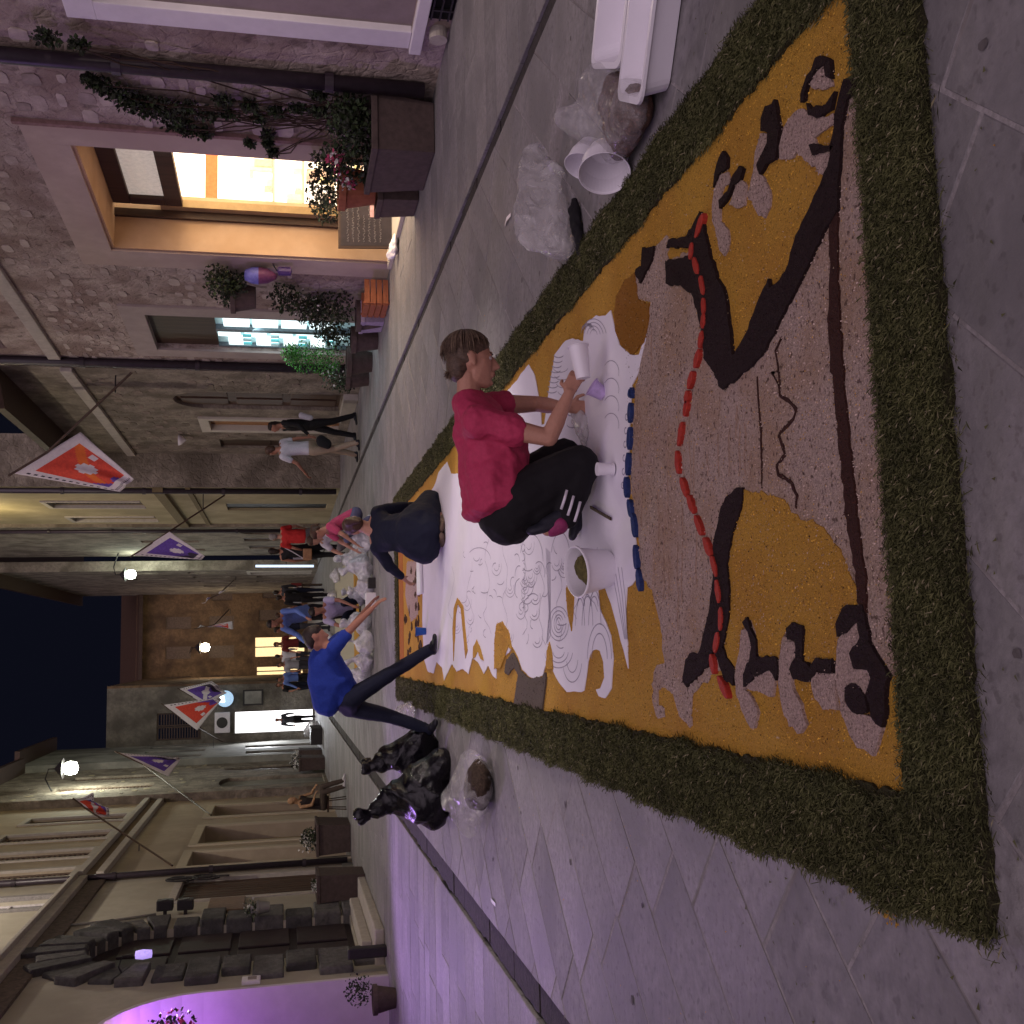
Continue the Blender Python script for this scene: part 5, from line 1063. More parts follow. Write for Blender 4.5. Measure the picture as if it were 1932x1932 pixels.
# --- navy hooded figure, seen from behind ---------------------------------------------------------
Y2 = 9.7
J = {'hip': PY(800, 1008, 9.55), 'chest': PY(735, 1005, 9.75), 'neck': PY(700, 1000, 9.88), 'head': PY(672, 992, 9.95), 'face': (-.15, 1, -.5), 'up': (0, .4, 1),
     'shr': PY(712, 968, 9.85), 'elr': PY(755, 957, 9.95), 'wrr': PY(795, 955, 10.1), 'shl': PY(712, 1033, 9.85), 'ell': PY(735, 1068, 9.95), 'wrl': PY(757, 1088, 10.05), 'hdl': Vector((-.5, .3, -.6)),
     'hjr': PY(805, 985, 9.6), 'knr': PY(814, 938, 9.9), 'anr': PY(832, 985, 9.5), 'tor': PY(832, 1000, 9.4), 'hjl': PY(805, 1025, 9.6), 'knl': PY(815, 1035, 9.95), 'anl': PY(832, 1020, 9.5), 'tol': PY(832, 1010, 9.38)}
person('brown-haired person in loose navy top kneeling with back to the viewer, leaning to the left', J, [SKIN, NAVY, CLOTH('dark_blue_grey', (.02, .022, .04)), mat('sandal', (.12, .08, .06), .7), HAIRM], 1.08, .013, 'long', 'short', hair='tail', long=.05, belly=1.25, drape=[(PY(800, 985, 9.6), .16), (PY(800, 1035, 9.6), .15), (PY(812, 945, 9.85), .11), (PY(808, 1000, 9.5), .14)])
# --- bending man in blue ----------------------------------------------------------------------------
J = {'hip': PY(655, 1322, 10.12), 'chest': PY(618, 1243, 10.0), 'neck': PY(604, 1218, 9.95), 'head': PY(596, 1203, 9.90), 'face': (.40, .05, -1), 'up': (.9, .1, .35),
     'shr': PY(630, 1222, 9.82), 'elr': PY(668, 1180, 9.75), 'wrr': PY(702, 1148, 9.7), 'shl': PY(622, 1222, 10.15), 'ell': PY(662, 1186, 10.25), 'wrl': PY(694, 1146, 10.3),
     'hjr': PY(662, 1318, 10.0), 'knr': PY(738, 1270, 10.0), 'anr': PY(812, 1225, 10.0), 'tor': PY(820, 1200, 9.8), 'hjl': PY(662, 1335, 10.2), 'knl': PY(738, 1352, 10.15), 'anl': PY(808, 1376, 10.15), 'tol': PY(822, 1362, 9.95)}
BLUE = CLOTH('royal_blue', (.014, .036, .25))
person('man in royal blue T-shirt and dark jeans bending low, legs apart', J, [SKINT, BLUE, JEANS, SHOEB, HAIRD], 1.02, .012, 'short', cur=.3, belly=1.15, drape=[(PY(612, 1285, 10.05), .155), (PY(616, 1325, 10.1), .135), (PY(610, 1245, 10.0), .14)])
# --- stooping man in light blue ---------------------------------------------------------------------
J, k = stand(.75, 21.5, 150, 1.72, .0, .34, (.15, .15), (.25, .3))
person('man in light blue shirt and black trousers stooping forward behind the bent man', J, [SKINT, CLOTH('light_blue', (.10, .16, .42)), BLACKC, SHOEB, HAIRD], k, .015, 'long', belly=1.2)
# --- people further back ----------------------------------------------------------------------------
J, k = stand(4.35, 20.6, 95, 1.70, .18, .03, (.12, .12), (.15, -.1))
person('person in black clothes with a white shoulder bag walking in front of the arched door', J, [SKINT, BLACKC, BLACKC, SHOEB, HAIRD], k, .016, 'long', hair='short', long=.12)
J, k = stand(3.78, 20.0, 35, 1.74, .24, .06, (.15, .1), (.25, -.1))
person('person in white shirt and beige trousers striding past the white-framed doorway', J, [SKINT, WHITEC, CLOTH('beige', (.28, .21, .15)), SHOEB, HAIRM], k, .016, 'short')
q = MB(); hull(q, ell(PY(606, 832, 19.7), (.12, .06, .10)), ell(PY(618, 838, 19.7), (.10, .05, .08))); tag(organic(q, 'shoulder_bag', BLACKC, None, .015, 2), 'black bag at the hip of the person in the white shirt', 'bag')
q = MB(); hull(q, ell(PY(568, 784, 20.4), (.07, .05, .05)), ell(PY(584, 788, 20.4), (.06, .05, .08))); tag(organic(q, 'shoulder_bag', WHITEC, None, .012, 2), 'small white bag on the person in black clothes', 'bag')
J, k = stand(2.55, 24.2, 5, 1.72, .03, .05, (.15, .15), (.2, .2))
person('grey-haired person in bright red shirt and grey shorts standing by the drainpipe house', J, [SKIN, CLOTH('red', (.42, .02, .02)), CLOTH('grey', (.14, .12, .12)), SHOEB, mat('hair_grey', (.22, .2, .19), .6, .4, 80, .3)], k, .016, 'short', 'short', belly=1.15)
J, k = stand(2.25, 24.6, -12, 1.74, .02, 0, (.1, .1), (.1, .1))
person('person in black sleeveless top and black trousers standing with a tan bag across the back', J, [SKINT, BLACKC, BLACKC, SHOEB, HAIRD], k, .016, 'none', long=.10)
t = thing('crossbody_bag', 'tan bag with pale strap across the back of the person in black', 'bag', PY(580, 1045, 24.4)); q = MB(); c_ = PY(580, 1045, 24.42); q.box((c_.x-.14, c_.y-.05, c_.z-.1), (c_.x+.12, c_.y+.04, c_.z+.10)); q.build('pouch', mat('tan_leather', (.32, .17, .09), .7), t, bevel=.02); q = MB(); q.tube([c_+Vector((-.1, -.03, .1)), c_+Vector((.05, -.06, .34)), c_+Vector((.14, .0, .5))], .012, 6); q.build('strap', WHITEC, t)
# two crouching figures behind the navy one
def crouch(x, y, deg, k=1.):
    a = math.radians(deg); F = Vector((-math.sin(a), math.cos(a), 0)); S = Vector((F.y, -F.x, 0)); o = Vector((x, y, 0)); Z = Vector((0, 0, 1)); J = {}
    J['hip'] = o+Z*.28*k-F*.12; J['chest'] = o+Z*.60*k+F*.06; J['neck'] = o+Z*.76*k+F*.14; J['head'] = o+Z*.90*k+F*.20; J['face'] = F-Z*.5; J['up'] = Z+F*.5
    for s_, m_ in (('r', 1), ('l', -1)):
        J['sh'+s_] = J['neck']-Z*.05*k+S*m_*.18*k; J['el'+s_] = J['sh'+s_]-Z*.2*k+F*.15*k+S*m_*.05; J['wr'+s_] = J['el'+s_]-Z*.2*k+F*.14*k-S*m_*.05
        J['hj'+s_] = J['hip']+S*m_*.10*k; J['kn'+s_] = o+Z*.42*k+S*m_*.16*k+F*.26; J['an'+s_] = o+Z*.09*k+S*m_*.13*k; J['to'+s_] = J['an'+s_]+F*.18*k-Z*.04
    return J
PINKC = CLOTH('pink', (.50, .07, .16))
person('person in pink top crouching between the navy figure and the drain', crouch(2.05, 17.2, 100), [SKIN, PINKC, CLOTH('blue_grey', (.10, .10, .18)), SHOEW, HAIRM], 1., .016, 'short', hair='tail')
person('person in pale top crouching furthest right of the back bags', crouch(2.15, 19.6, 120), [SKIN, WHITEC, CLOTH('grey', (.14, .12, .12)), SHOEW, HAIRM], 1.05, .016, 'short')
person('dark-haired person in lilac top crouching among white bags', crouch(.72, 18.7, 160), [SKINT, CLOTH('lilac', (.40, .36, .50)), JEANS, SHOEB, HAIRD], 1.0, .016, 'short')
J, k = stand(-3.05, 49.2, 175, 1.76, .08, 0, (.15, .15), (.05, .05))
person('dark silhouette of a person standing in the glaring white doorway', J, [SKINT, CLOTH('charcoal', (.04, .04, .05)), BLACKC, SHOEB, HAIRD], k, .02, 'long')
# seated man by the planter
a0 = Vector((-3.55, 25.6, 0)); F = Vector((.85, -.5, 0)).normalized(); S = Vector((F.y, -F.x, 0)); Z = Vector((0, 0, 1)); J = {'hip': a0+Z*.52, 'chest': a0+Z*.92+F*.06, 'neck': a0+Z*1.08+F*.10, 'head': a0+Z*1.23+F*.15, 'face': F-Z*.3, 'up': Z+F*.2}
for s_, m_ in (('r', 1), ('l', -1)):
    J['sh'+s_] = J['neck']-Z*.05+S*m_*.18; J['el'+s_] = J['sh'+s_]-Z*.24+F*.06+S*m_*.03; J['wr'+s_] = J['el'+s_]+F*.2-Z*.06-S*m_*.06
    J['hj'+s_] = J['hip']+S*m_*.09; J['kn'+s_] = J['hip']+F*.42+S*m_*.11+Z*.02; J['an'+s_] = a0+F*.55+S*m_*.11+Z*.09; J['to'+s_] = J['an'+s_]+F*.18-Z*.04
person('bald man in dark vest seated beside the large dark planter on the left', J, [mat('skin_ochre', (.36, .21, .11), .6), CLOTH('dark_brown', (.03, .022, .022)), CLOTH('dusk_brown', (.07, .052, .04)), SHOEW, HAIRD], 1.0, .015, 'none', hair='bald')
t = thing('stool', 'small stool under the bald seated man', 'stool', a0); q = MB(); q.lathe([(.001, .40), (.19, .40), (.19, .44), (.001, .44)], a0, 20); q.build('seat', DWOOD, t)
for i in range(4): q = MB(); q.tube([a0+Vector((.13*math.cos(i*pi/2+.7), .13*math.sin(i*pi/2+.7), .4)), a0+Vector((.17*math.cos(i*pi/2+.7), .17*math.sin(i*pi/2+.7), 0))], .014, 6); q.build('leg', DWOOD, t)
# crowd round the far stalls
far = [(1.6, 33.0, 20, 'black', 'person in black jacket nearest the far stall, right of the others'), (1.1, 34.5, -30, 'white', 'person in white shirt second in the far group under the green-white lamp'), (.75, 33.2, 80, 'navy', 'person in navy turned sideways in the far group'),
       (.25, 36.0, 170, 'dark_red', 'person in dark red top at the far stall'), (2.0, 37.5, 10, 'charcoal', 'person in charcoal at the far right wall beside the strip light'), (-.5, 38.0, 190, 'pale_grey', 'person in pale grey before the warm lit doors'),
       (-.95, 39.0, 150, 'light_blue', 'person in light blue before the warm lit doors'), (-1.3, 40.5, 200, 'black', 'person in black leftmost of those before the warm lit doors'), (-.2, 42.0, 0, 'white', 'person in white furthest back before the warm lit doors')]
FC = {'black': BLACKC, 'white': WHITEC, 'navy': NAVY, 'dark_red': CLOTH('dark_red', (.14, .02, .02)), 'charcoal': CLOTH('charcoal', (.04, .04, .05)), 'pale_grey': CLOTH('pale_grey', (.3, .3, .33)), 'light_blue': CLOTH('light_blue', (.10, .16, .42))}
for i, (x, y, d_, c_, lab) in enumerate(far):
    J, k = stand(x, y, d_, 1.62+.03*(i % 5), .05*(i % 3), .04*(i % 4), (.12, .15), (.1*(i % 3), .15)); person(lab, J, [SKINT, FC[c_], FC[['black', 'navy', 'charcoal'][i % 3]], SHOEB, [HAIRD, HAIRM][i % 2]], k, .024, ['long', 'short'][i % 2], group='people standing far down the street')
# ================================================================== things lying about
def leaves(name, centers, n, size, mats, parent, squash=(1, 1, 1), probs=None):
    b = MB(); rr = random.Random(len(centers)*31+n)
    for i in range(n):
        c, r = rr.choice(centers); c = Vector(c)
        d = Vector((rr.gauss(0, 1), rr.gauss(0, 1), rr.gauss(0, 1))).normalized()*r*rr.random()**.45; p = c+Vector((d.x*squash[0], d.y*squash[1], d.z*squash[2]))
        a = Vector((rr.gauss(0, 1), rr.gauss(0, 1), rr.gauss(0, .7))).normalized(); q = a.cross(Vector((rr.gauss(0, 1), rr.gauss(0, 1), rr.gauss(0, 1)))).normalized(); s_ = size*rr.uniform(.6, 1.3); nrm = a.cross(q)
        b.add([p, p+a*s_*.5+q*s_*.35+nrm*s_*.1, p+a*s_, p+a*s_*.5-q*s_*.35+nrm*s_*.1], [(0, 1, 2), (0, 2, 3)], rr.choices(range(len(mats)), probs)[0] if probs else rr.randrange(len(mats)))
    o = b.build(name, mats, parent, fixn=False); o['kind'] = 'stuff'; return o
def tub(label, c, size, h, ang, M=WPLAS, tilt=0, name='plastic_tub'):
    """open rectangular tub with rim, corners rounded"""
    R3 = Matrix.Rotation(ang, 3, 'Z') @ Matrix.Rotation(tilt, 3, 'X'); c = Vector(c)
    def ring(sx, sy, z, rad=.05, k=5):
        out = []
        for (qx, qy, a0) in ((1, 1, 0), (-1, 1, 1), (-1, -1, 2), (1, -1, 3)):
            for i in range(k):
                a = (a0+i/(k-1))*pi/2; out.append(c+R3 @ Vector((qx*(sx-rad)+rad*math.cos(a), qy*(sy-rad)+rad*math.sin(a), z)))
        return out
    sx, sy = size[0]/2, size[1]/2; t = .006
    rings = [ring(sx*.86, sy*.82, .002), ring(sx*.96, sy*.95, h*.85), ring(sx*.97, sy*.96, h*.9), ring(sx*1.05, sy*1.07, h*.9), ring(sx*1.05, sy*1.07, h), ring(sx*.98-t, sy*.97-t, h), ring(sx*.84-t, sy*.80-t, .012)]
    q = MB(); n = 20
    for r_ in rings: q.v += [tuple(v) for v in r_]
    for i in range(len(rings)-1):
        for k in range(n): k2 = (k+1) % n; q.f.append((i*n+k, i*n+k2, (i+1)*n+k2, (i+1)*n+k)); q.mi.append(0)
    q.f += [tuple(range(n)), tuple((len(rings)-1)*n+k for k in range(n))]; q.mi += [0, 0]
    return tag(q.build(name, M), label, 'tub')
tub('large white plastic tub nearest the grass at the right of the picture', (2.36, 3.58, .003), (.58, .30), .12, -.55)
tub('white plastic tub tilted behind the nearest large tub', (2.66, 3.86, .01), (.58, .30), .12, -.50, tilt=.12)
o = MB(); hull(o, ell((2.32, 3.62, .03), (.07, .04, .02)), ell((2.40, 3.60, .03), (.05, .04, .015))); tag(organic(o, 'scoop', WPLAS, None, .006, 1), 'small white scoop lying in the nearest white tub', 'scoop')
def bag(name, label, sets, M, disp=.06, vox=.018, fill=None, knot=None, tex=None, sm=1, group=None, cat='bag'):
    t = thing(name, label, cat, sets[0][0][0] if False else (sets[0][0][0][0], sets[0][0][0][1], 0), group)
    b = MB()
    for g_ in sets: hull(b, *[ell(c, r) for c, r in g_])
    if knot:
        p, d = Vector(knot[0]), Vector(knot[1]).normalized(); cap(b, p-d*.10, p, .06, .022); 
        for k in range(5): e = (d+Vector((random.uniform(-.7, .7), random.uniform(-.7, .7), random.uniform(-.3, .5)))).normalized(); cap(b, p, p+e*.10, .02, .028)
    organic(b, 'film', M, t, vox, sm, disp, tex or TEXB)
    if fill:
        b = MB()
        for g_ in fill[0]: hull(b, *[ell(c, r) for c, r in g_])
        organic(b, 'contents', fill[1], t, vox, 2, .03, TEXS)
    return t
PETB = mat('brown_petal_heap', (.13, .07, .05), .9, 1., 60, .4, speck=(.30, .16, .12), speck_amt=.6, speck_scale=60, dist=.02)
SOIL = mat('dark_petal_heap', (.05, .032, .022), .9, 1., 60, .5, dist=.02)
bag('petal_bag', 'clear plastic bag filled with brown petals lying beside the white tubs', [[((2.10, 3.80, .08), (.11, .11, .08)), ((2.34, 4.12, .11), (.13, .12, .11)), ((2.08, 4.05, .08), (.09, .10, .08))], [((2.24, 4.16, .14), (.12, .10, .10)), ((2.32, 4.30, .22), (.05, .05, .05))]],
    CLEARB2, .03, .012, ([[((2.11, 3.81, .06), (.10, .10, .06)), ((2.28, 4.05, .07), (.12, .11, .065)), ((2.08, 4.02, .06), (.08, .08, .055))]], PETB))
bag('clear_bag', 'empty crumpled translucent plastic bag standing near the right drain', [[((1.99, 5.0, .07), (.06, .09, .07)), ((2.42, 5.14, .08), (.09, .10, .08)), ((2.16, 5.08, .25), (.12, .03, .02)), ((2.40, 5.14, .22), (.05, .03, .03))], [((2.42, 5.14, .20), (.04, .03, .04)), ((2.60, 5.22, .13), (.03, .05, .06))]], CLEARB, .035, .010, sm=1)
for nm, lb, cc, M_, r in (('plastic_bowl', 'white plastic bowl lying on its side nearest the grass, mouth to the left', (2.02, 4.12, .105), (-.8, -.35, .15), .108), ('plastic_bowl', 'white plastic bowl lying behind the first one against the petal bag', (2.19, 4.42, .09), (-.75, -.1, .30), .092)):
    ax = Vector(M_).normalized(); Mr = ax.to_track_quat('Z', 'Y').to_matrix(); q = MB(); hh = r
    q.lathe([(.001, -hh*.9), (r*.62, -hh*.9), (r*.9, -hh*.2), (r, hh*.5), (r*1.04, hh*.5), (r*1.04, hh*.46), (r*.97, hh*.44), (r*.86, -hh*.2), (r*.58, -hh*.84), (.001, -hh*.84)], cc, 40, Mr); tag(q.build(nm, WPLAS, smooth=False, bevel=.002), lb, 'bowl')
b = MB(); hull(b, ell((1.93, 4.80, .02), (.06, .04, .02)), ell((2.12, 4.86, .03), (.08, .03, .03))); tag(organic(b, 'black_lump', BLACKC, None, .01, 1, .03, TEXS), 'small crumpled black lump between the clear bag and the white bowls', 'cloth')  # low black lump with an uneven surface
# bucket
bk = G(1158, 1072); bt = thing('plastic_bucket', 'white plastic bucket with greenish leaves inside standing on the paper', 'bucket', (bk.x, bk.y, .017))
q = MB(); c_ = (bk.x, bk.y, .022); Mb = Matrix.Rotation(.20, 3, 'X') @ Matrix.Rotation(-.10, 3, 'Y'); q.lathe([(.001, 0), (.078, 0), (.082, .006), (.108, .158), (.116, .159), (.116, .168), (.109, .170), (.104, .158), (.080, .03), (.001, .03)], c_, 44, Mb); q.build('tub', WPLAS, bt, smooth=False, bevel=.0015)
b = MB(); hull(b, ell(Vector(c_)+Mb @ Vector((0, 0, .10)), (.082, .082, .02), Mb), ell(Vector(c_)+Mb @ Vector((.02, .02, .135)), (.05, .04, .012), Mb)); organic(b, 'leaf_contents', mat('bucket_leaves', (.10, .085, .03), .9, .8, 60, .5), bt, .008, 0, .03, TEXS)
tag(pbox(None, 'wooden_stick', lambda x, y, z: G(1135+x*38, 968+x*22-y*3, .022)+Vector((0, y*.004, z*.008)), (-.5, -1, 0), (.5, 1, 1), DWOOD), 'thin brown wooden stick lying on the paper by the kneeling woman\'s foot', 'stick')
cup('plastic_cup', 'small blue plastic cup standing on the far yellow part of the carpet', (.16, 10.85, .017), (0, 0, 1), .035, .045, .10, mat('blue_plastic', (.02, .10, .40), .4), seg=20)
q = MB(); q.box((.55, 11.0, .018), (.92, 11.3, .05)); tag(q.build('paper_tray', WPLAS, bevel=.01), 'flat white tray lying on the far end of the paper left of the navy figure', 'tray')
b = MB(); wp_ = G(1112, 812); hull(b, ell(wp_+Vector((0, 0, .03)), (.09, .05, .025)), ell(wp_+Vector((.07, .06, .04)), (.06, .05, .03))); tag(organic(b, 'crumpled_plastic', CLEARB, None, .012, 1, .04, TEXS), 'crumpled clear plastic wrap lying beyond the woman\'s arms', 'plastic wrap')
# black bags and the clear one at the left
bag('bin_bag', 'large shiny black bin bag at the left edge of the grass, nearest of the two', [[((-1.33, 9.62, .16), (.27, .24, .16)), ((-1.30, 9.66, .45), (.15, .15, .12))], [((-1.05, 9.6, .10), (.18, .2, .12)), ((-1.25, 9.6, .32), (.16, .14, .12))], [((-1.32, 9.66, .50), (.11, .10, .08)), ((-1.40, 9.62, .66), (.05, .05, .05))]], BLACKBAG, .06, .012, knot=((-1.42, 9.60, .70), (-.3, 0, 1)), sm=0)
bag('bin_bag', 'smaller black bin bag behind the large one, beside the bent man\'s foot', [[((-.98, 10.3, .16), (.26, .22, .16)), ((-1.02, 10.3, .42), (.13, .12, .12))], [((-1.05, 10.3, .46), (.10, .08, .08)), ((-1.10, 10.28, .60), (.04, .04, .05))]], BLACKBAG, .06, .012, knot=((-1.1, 10.28, .62), (.0, 0, 1)), sm=0)
bag('petal_bag', 'clear plastic bag with dark petals slumped on the left paving before the black bags', [[((-.98, 7.62, .08), (.20, .24, .085)), ((-1.15, 7.9, .09), (.16, .18, .09)), ((-.86, 7.85, .08), (.12, .2, .08)), ((-1.12, 7.95, .27), (.07, .09, .03))], [((-1.24, 7.95, .22), (.05, .06, .03)), ((-1.36, 8.0, .10), (.06, .08, .06))]], CLEARB2, .03, .013, ([[((-.98, 7.60, .085), (.185, .22, .085)), ((-1.05, 7.85, .08), (.14, .15, .075))]], SOIL))
bag('clear_bag', 'crumpled clear bag lying between the bent man\'s legs at the grass edge', [[((-.72, 11.9, .06), (.12, .3, .06)), ((-.82, 12.6, .10), (.10, .2, .10))]], CLEARB, .06, .02)
# white bags behind the carpet
wb = [(1.78, 17.3, .20, 'first white plastic bag from the right behind the carpet'), (1.35, 17.6, .24, 'second white plastic bag from the right behind the carpet'), (.98, 17.4, .18, 'low white bag with a dark box before it behind the carpet'), (.40, 17.9, .22, 'white plastic bag left of the crouching dark-haired person'),
      (.08, 17.5, .20, 'shiny white plastic bag below the bent man\'s arm'), (-.22, 17.6, .19, 'white plastic bag left of the shiny one'), (-.52, 18.1, .24, 'tall leftmost white plastic bag behind the carpet'), (1.55, 18.6, .26, 'tall white plastic bag at the back of the row'), (.95, 18.6, .2, 'small white bag at the back of the row in the middle')]
for x, y, r, lb in wb:
    bag('white_bag', lb, [[((x, y, r*.55), (r, r*.8, r*.55)), ((x+random.uniform(-.08, .08), y, r*1.3), (r*.45, r*.4, r*.3))]], WHITEB, .07, .022, knot=((x+random.uniform(-.06, .06), y, r*1.75), (random.uniform(-.5, .5), 0, 1)), sm=0, group='white bags behind the carpet')
tag(pbox(None, 'dark_box', XYZ, (.95, 16.95, .0), (1.12, 17.1, .12), CASTIRON, .01), 'small dark box in front of the white bags behind the carpet', 'box')
tag(pbox(None, 'white_box', XYZ, (.62, 16.9, .0), (.88, 17.1, .16), WPLAS, .01), 'small white box in front of the crouching dark-haired person', 'box')
# second carpet down the street
sc2 = thing('second_carpet', 'second flower carpet further down the street behind the white bags', 'flower carpet', (.7, 21, 0))
for nm, a, b_, M in (('green_edge', (-.7, 20.2), (2.0, 20.55), GM), ('yellow_ground', (-.7, 20.55), (2.0, 22.0), YEL), ('pale_ground', (-.7, 22.0), (2.0, 30), mat('pale_petals', (.42, .40, .30), .9, .4, 60, .2)), ('green_side', (-.95, 20.2), (-.7, 30), GM)): pbox(sc2, nm, XYZ, (a[0], a[1], .001), (b_[0], b_[1], .02), M)
for i in range(10):
    x, y = random.uniform(-.2, 1.9), random.uniform(26, 33); r = random.uniform(.12, .22)
    bag('white_bag', 'white bag in the far heap beyond the second carpet', [[((x, y, r*.6), (r, r, r*.6)), ((x, y, r*1.2), (r*.5, r*.5, r*.3))]], WHITEB, .06, .03, sm=0, group='far heap of white bags')
# right side pots --------------------------------------------------------------------------------
def boxpot(name, label, x0, x1, y0, y1, h, M, cat='planter', lip=.03, fol=None, flo=None, group=None):
    t = thing(name, label, cat, ((x0+x1)/2, (y0+y1)/2, 0), group); q = MB(); s_ = .88; cx, cy = (x0+x1)/2, (y0+y1)/2
    f = lambda x, y, k: (cx+(x-cx)*k, cy+(y-cy)*k)
    vs = []; 
    for k, z in ((s_, .005), (1, h-.06), (1.05, h-.06), (1.05, h), (.93, h), (.93, h-.07)): vs += [(*f(x, y, k), z) for x, y in ((x0, y0), (x1, y0), (x1, y1), (x0, y1))]
    fs = [(0, 3, 2, 1), (20, 21, 22, 23)]
    for i in range(5):
        for k in range(4): fs.append((i*4+k, i*4+(k+1) % 4, (i+1)*4+(k+1) % 4, (i+1)*4+k))
    q.add(vs, fs); q.build('pot', M, t, bevel=.01)
    if fol: leaves('foliage', fol[0], fol[1], fol[2], fol[3], t)
    if flo: leaves('flowers', flo[0], flo[1], flo[2], flo[3], t)
    return t
boxpot('planter', 'large dark rectangular planter with pink flowers beside the drainpipe on the right', 4.72, 5.30, 9.62, 10.62, .62, TERRAD, fol=([((5.0, 10.0, .75), .30), ((4.95, 10.4, .78), .28), ((5.1, 9.8, .80), .26)], 1500, .055, [LEAF, LEAFD]), flo=([((4.8, 10.35, .88), .10), ((4.85, 10.1, .95), .08), ((4.75, 10.5, .80), .07)], 140, .05, [PINKF, PINKF, WHITEF]))
def roundpot(name, label, c, r, h, M, z0=0, fol=None, flo=None, cat='flower pot', group=None):
    t = thing(name, label, cat, (c[0], c[1], z0), group); q = MB(); q.lathe([(.001, 0), (r*.68, 0), (r*.95, h*.8), (r*1.06, h*.8), (r*1.06, h), (r*.93, h), (r*.9, h*.85), (.001, h*.85)], (c[0], c[1], z0), 24); q.build('pot', M, t, bevel=.004)
    if fol: leaves('foliage', fol[0], fol[1], fol[2], fol[3], t)
    if flo: leaves('flowers', flo[0], flo[1], flo[2], flo[3], t)
    return t
roundpot('flower_pot', 'red terracotta pot with trailing ivy before the bright shop door', (5.0, 11.15), .24, .40, TERRA, .46, ([((5.0, 11.2, .98), .22), ((5.1, 11.7, .95), .25), ((5.15, 12.1, .95), .18), ((5.1, 10.9, 1.0), .2)], 1200, .05, [LEAF, LEAFD, LEAFD]))
boxpot('plant_stand', 'low terracotta box under the red pot', 4.78, 5.22, 10.9, 11.4, .45, TERRAD, cat='plant stand')
# climbing plant on the wall
cl = thing('climbing_plant', 'sparse dark climbing plant spreading over the wall between drainpipe and pink door surround', 'climbing plant', (5.3, 10.2, 0))
path = [(90, 60, 20), (150, 75, 16), (170, 140, 14), (190, 150, 22), (215, 165, 26), (240, 172, 28), (255, 190, 30), (275, 195, 34), (300, 190, 26), (320, 205, 34), (335, 228, 26), (355, 235, 22), (385, 245, 18), (350, 195, 26), (395, 205, 20), (430, 205, 18), (470, 190, 16), (490, 215, 14), (505, 245, 12), (515, 280, 9), (520, 200, 14), (560, 195, 15), (600, 200, 18), (640, 205, 22), (660, 225, 26), (680, 215, 24), (600, 170, 14), (420, 180, 18), (470, 262, 8), (505, 262, 8)]
cen = []; 
for x, y, r in path: v = PX(x, y, 5.33); cen.append((v-Vector((.05, 0, 0)), r/150*.9))
leaves('foliage', cen, 5200, .05, [LEAFD, LEAFD, LEAF], cl, (.30, 1, 1))
st = MB(); rr = random.Random(4)
for _ in range(26):
    a = PX(690, rr.uniform(190, 240), 5.33); e = cen[rr.randrange(len(cen))][0]; pts = [a.lerp(e, i/7)+Vector((-.02+rr.uniform(-.01, .01), rr.uniform(-.09, .09)*(0 < i < 7), rr.uniform(-.06, .06))) for i in range(8)]; st.tube(pts, .007, 5)
st.build('stem', STEM, cl)
# chalkboard, paper
P = lambda u, v, w: Vector((5.18+u, 13.35-w+v*.12, v))
cb = thing('chalkboard', 'dark chalkboard menu sign with faint handwriting leaning in the bright doorway', 'sign', P(.3, 0, 0))
q = MB(); q.box((0, .02, 0), (.70, .74, .03), P); q.build('frame', DWOOD, cb, bevel=.006); q = MB(); q.box((.03, .05, .031), (.67, .71, .034), P); q.build('board', mat('chalkboard_black', (.035, .028, .035), .8, .1, 10, .3), cb)
q = MB(); rr = random.Random(9)
for r_ in range(7):
    u = .08; z = .62-.07*r_
    while u < (.6 if r_ not in (3,) else .45):
        wd = rr.uniform(.02, .035); pts = [P(u+wd*i/4, z+rr.uniform(-.016, .016), .037) for i in range(5)]; q.tube(pts, .0022, 4); u += wd+.008
q.build('chalk_writing', mat('chalk', (.35, .32, .33), .9), cb)
q = MB(); q.box((.42, .28, .0345), (.58, .33, .04), P); q.build('pink_note', mat('pink_note', (.5, .3, .32), .7), cb)
b = MB(); hull(b, ell((5.1, 13.0, .05), (.16, .10, .03)), ell((5.0, 13.1, .10), (.06, .05, .05))); tag(organic(b, 'white_cloth', WPLAS, None, .012, 1, .05, TEXS), 'crumpled white cloth on the step before the chalkboard', 'cloth')
# wall plants between the two shops
hp = PX(455, 532, 5.14)-Vector((.22, 0, 0)); roundpot('hanging_pot', 'dark pot with bushy plant hanging on the wall between the two lit shops', (hp.x, hp.y), .22, .34, TERRAD, hp.z-.2, ([(PX(410, 525, 5.0), .20), (PX(425, 545, 5.0), .22), (PX(440, 535, 5.0), .2), (PX(440, 560, 4.95), .18)], 1100, .06, [LEAFD, LEAF]))
bp = PX(485, 520, 5.05); t = thing('wall_vase', 'blue and purple ceramic vase hanging on the wall beside the pink surround', 'vase', bp); q = MB(); q.lathe([(.001, .17), (.07, .16), (.11, .07), (.12, -.02)], bp, 20); q.build('blue_top', mat('ceramic_blue', (.12, .12, .42), .4), t, smooth=True); q = MB(); q.lathe([(.12, -.02), (.10, -.14), (.04, -.25), (.001, -.27)], bp, 20); q.build('purple_base', mat('ceramic_purple', (.14, .045, .12), .4), t, smooth=True)
lp = PX(537, 512, 5.1); t = thing('wall_lantern', 'small violet glass lantern low on the wall below the blue vase', 'lantern', lp); q = MB(); q.lathe([(.001, .10), (.06, .08), (.06, -.08), (.001, -.1)], lp, 10); q.build('glass', mat('violet_glass', (.07, .04, .16), .3), t); q = MB(); q.tube([lp+Vector((0, 0, .1)), lp+Vector((.1, 0, .16))], .01, 6); q.build('hook', CASTIRON, t)
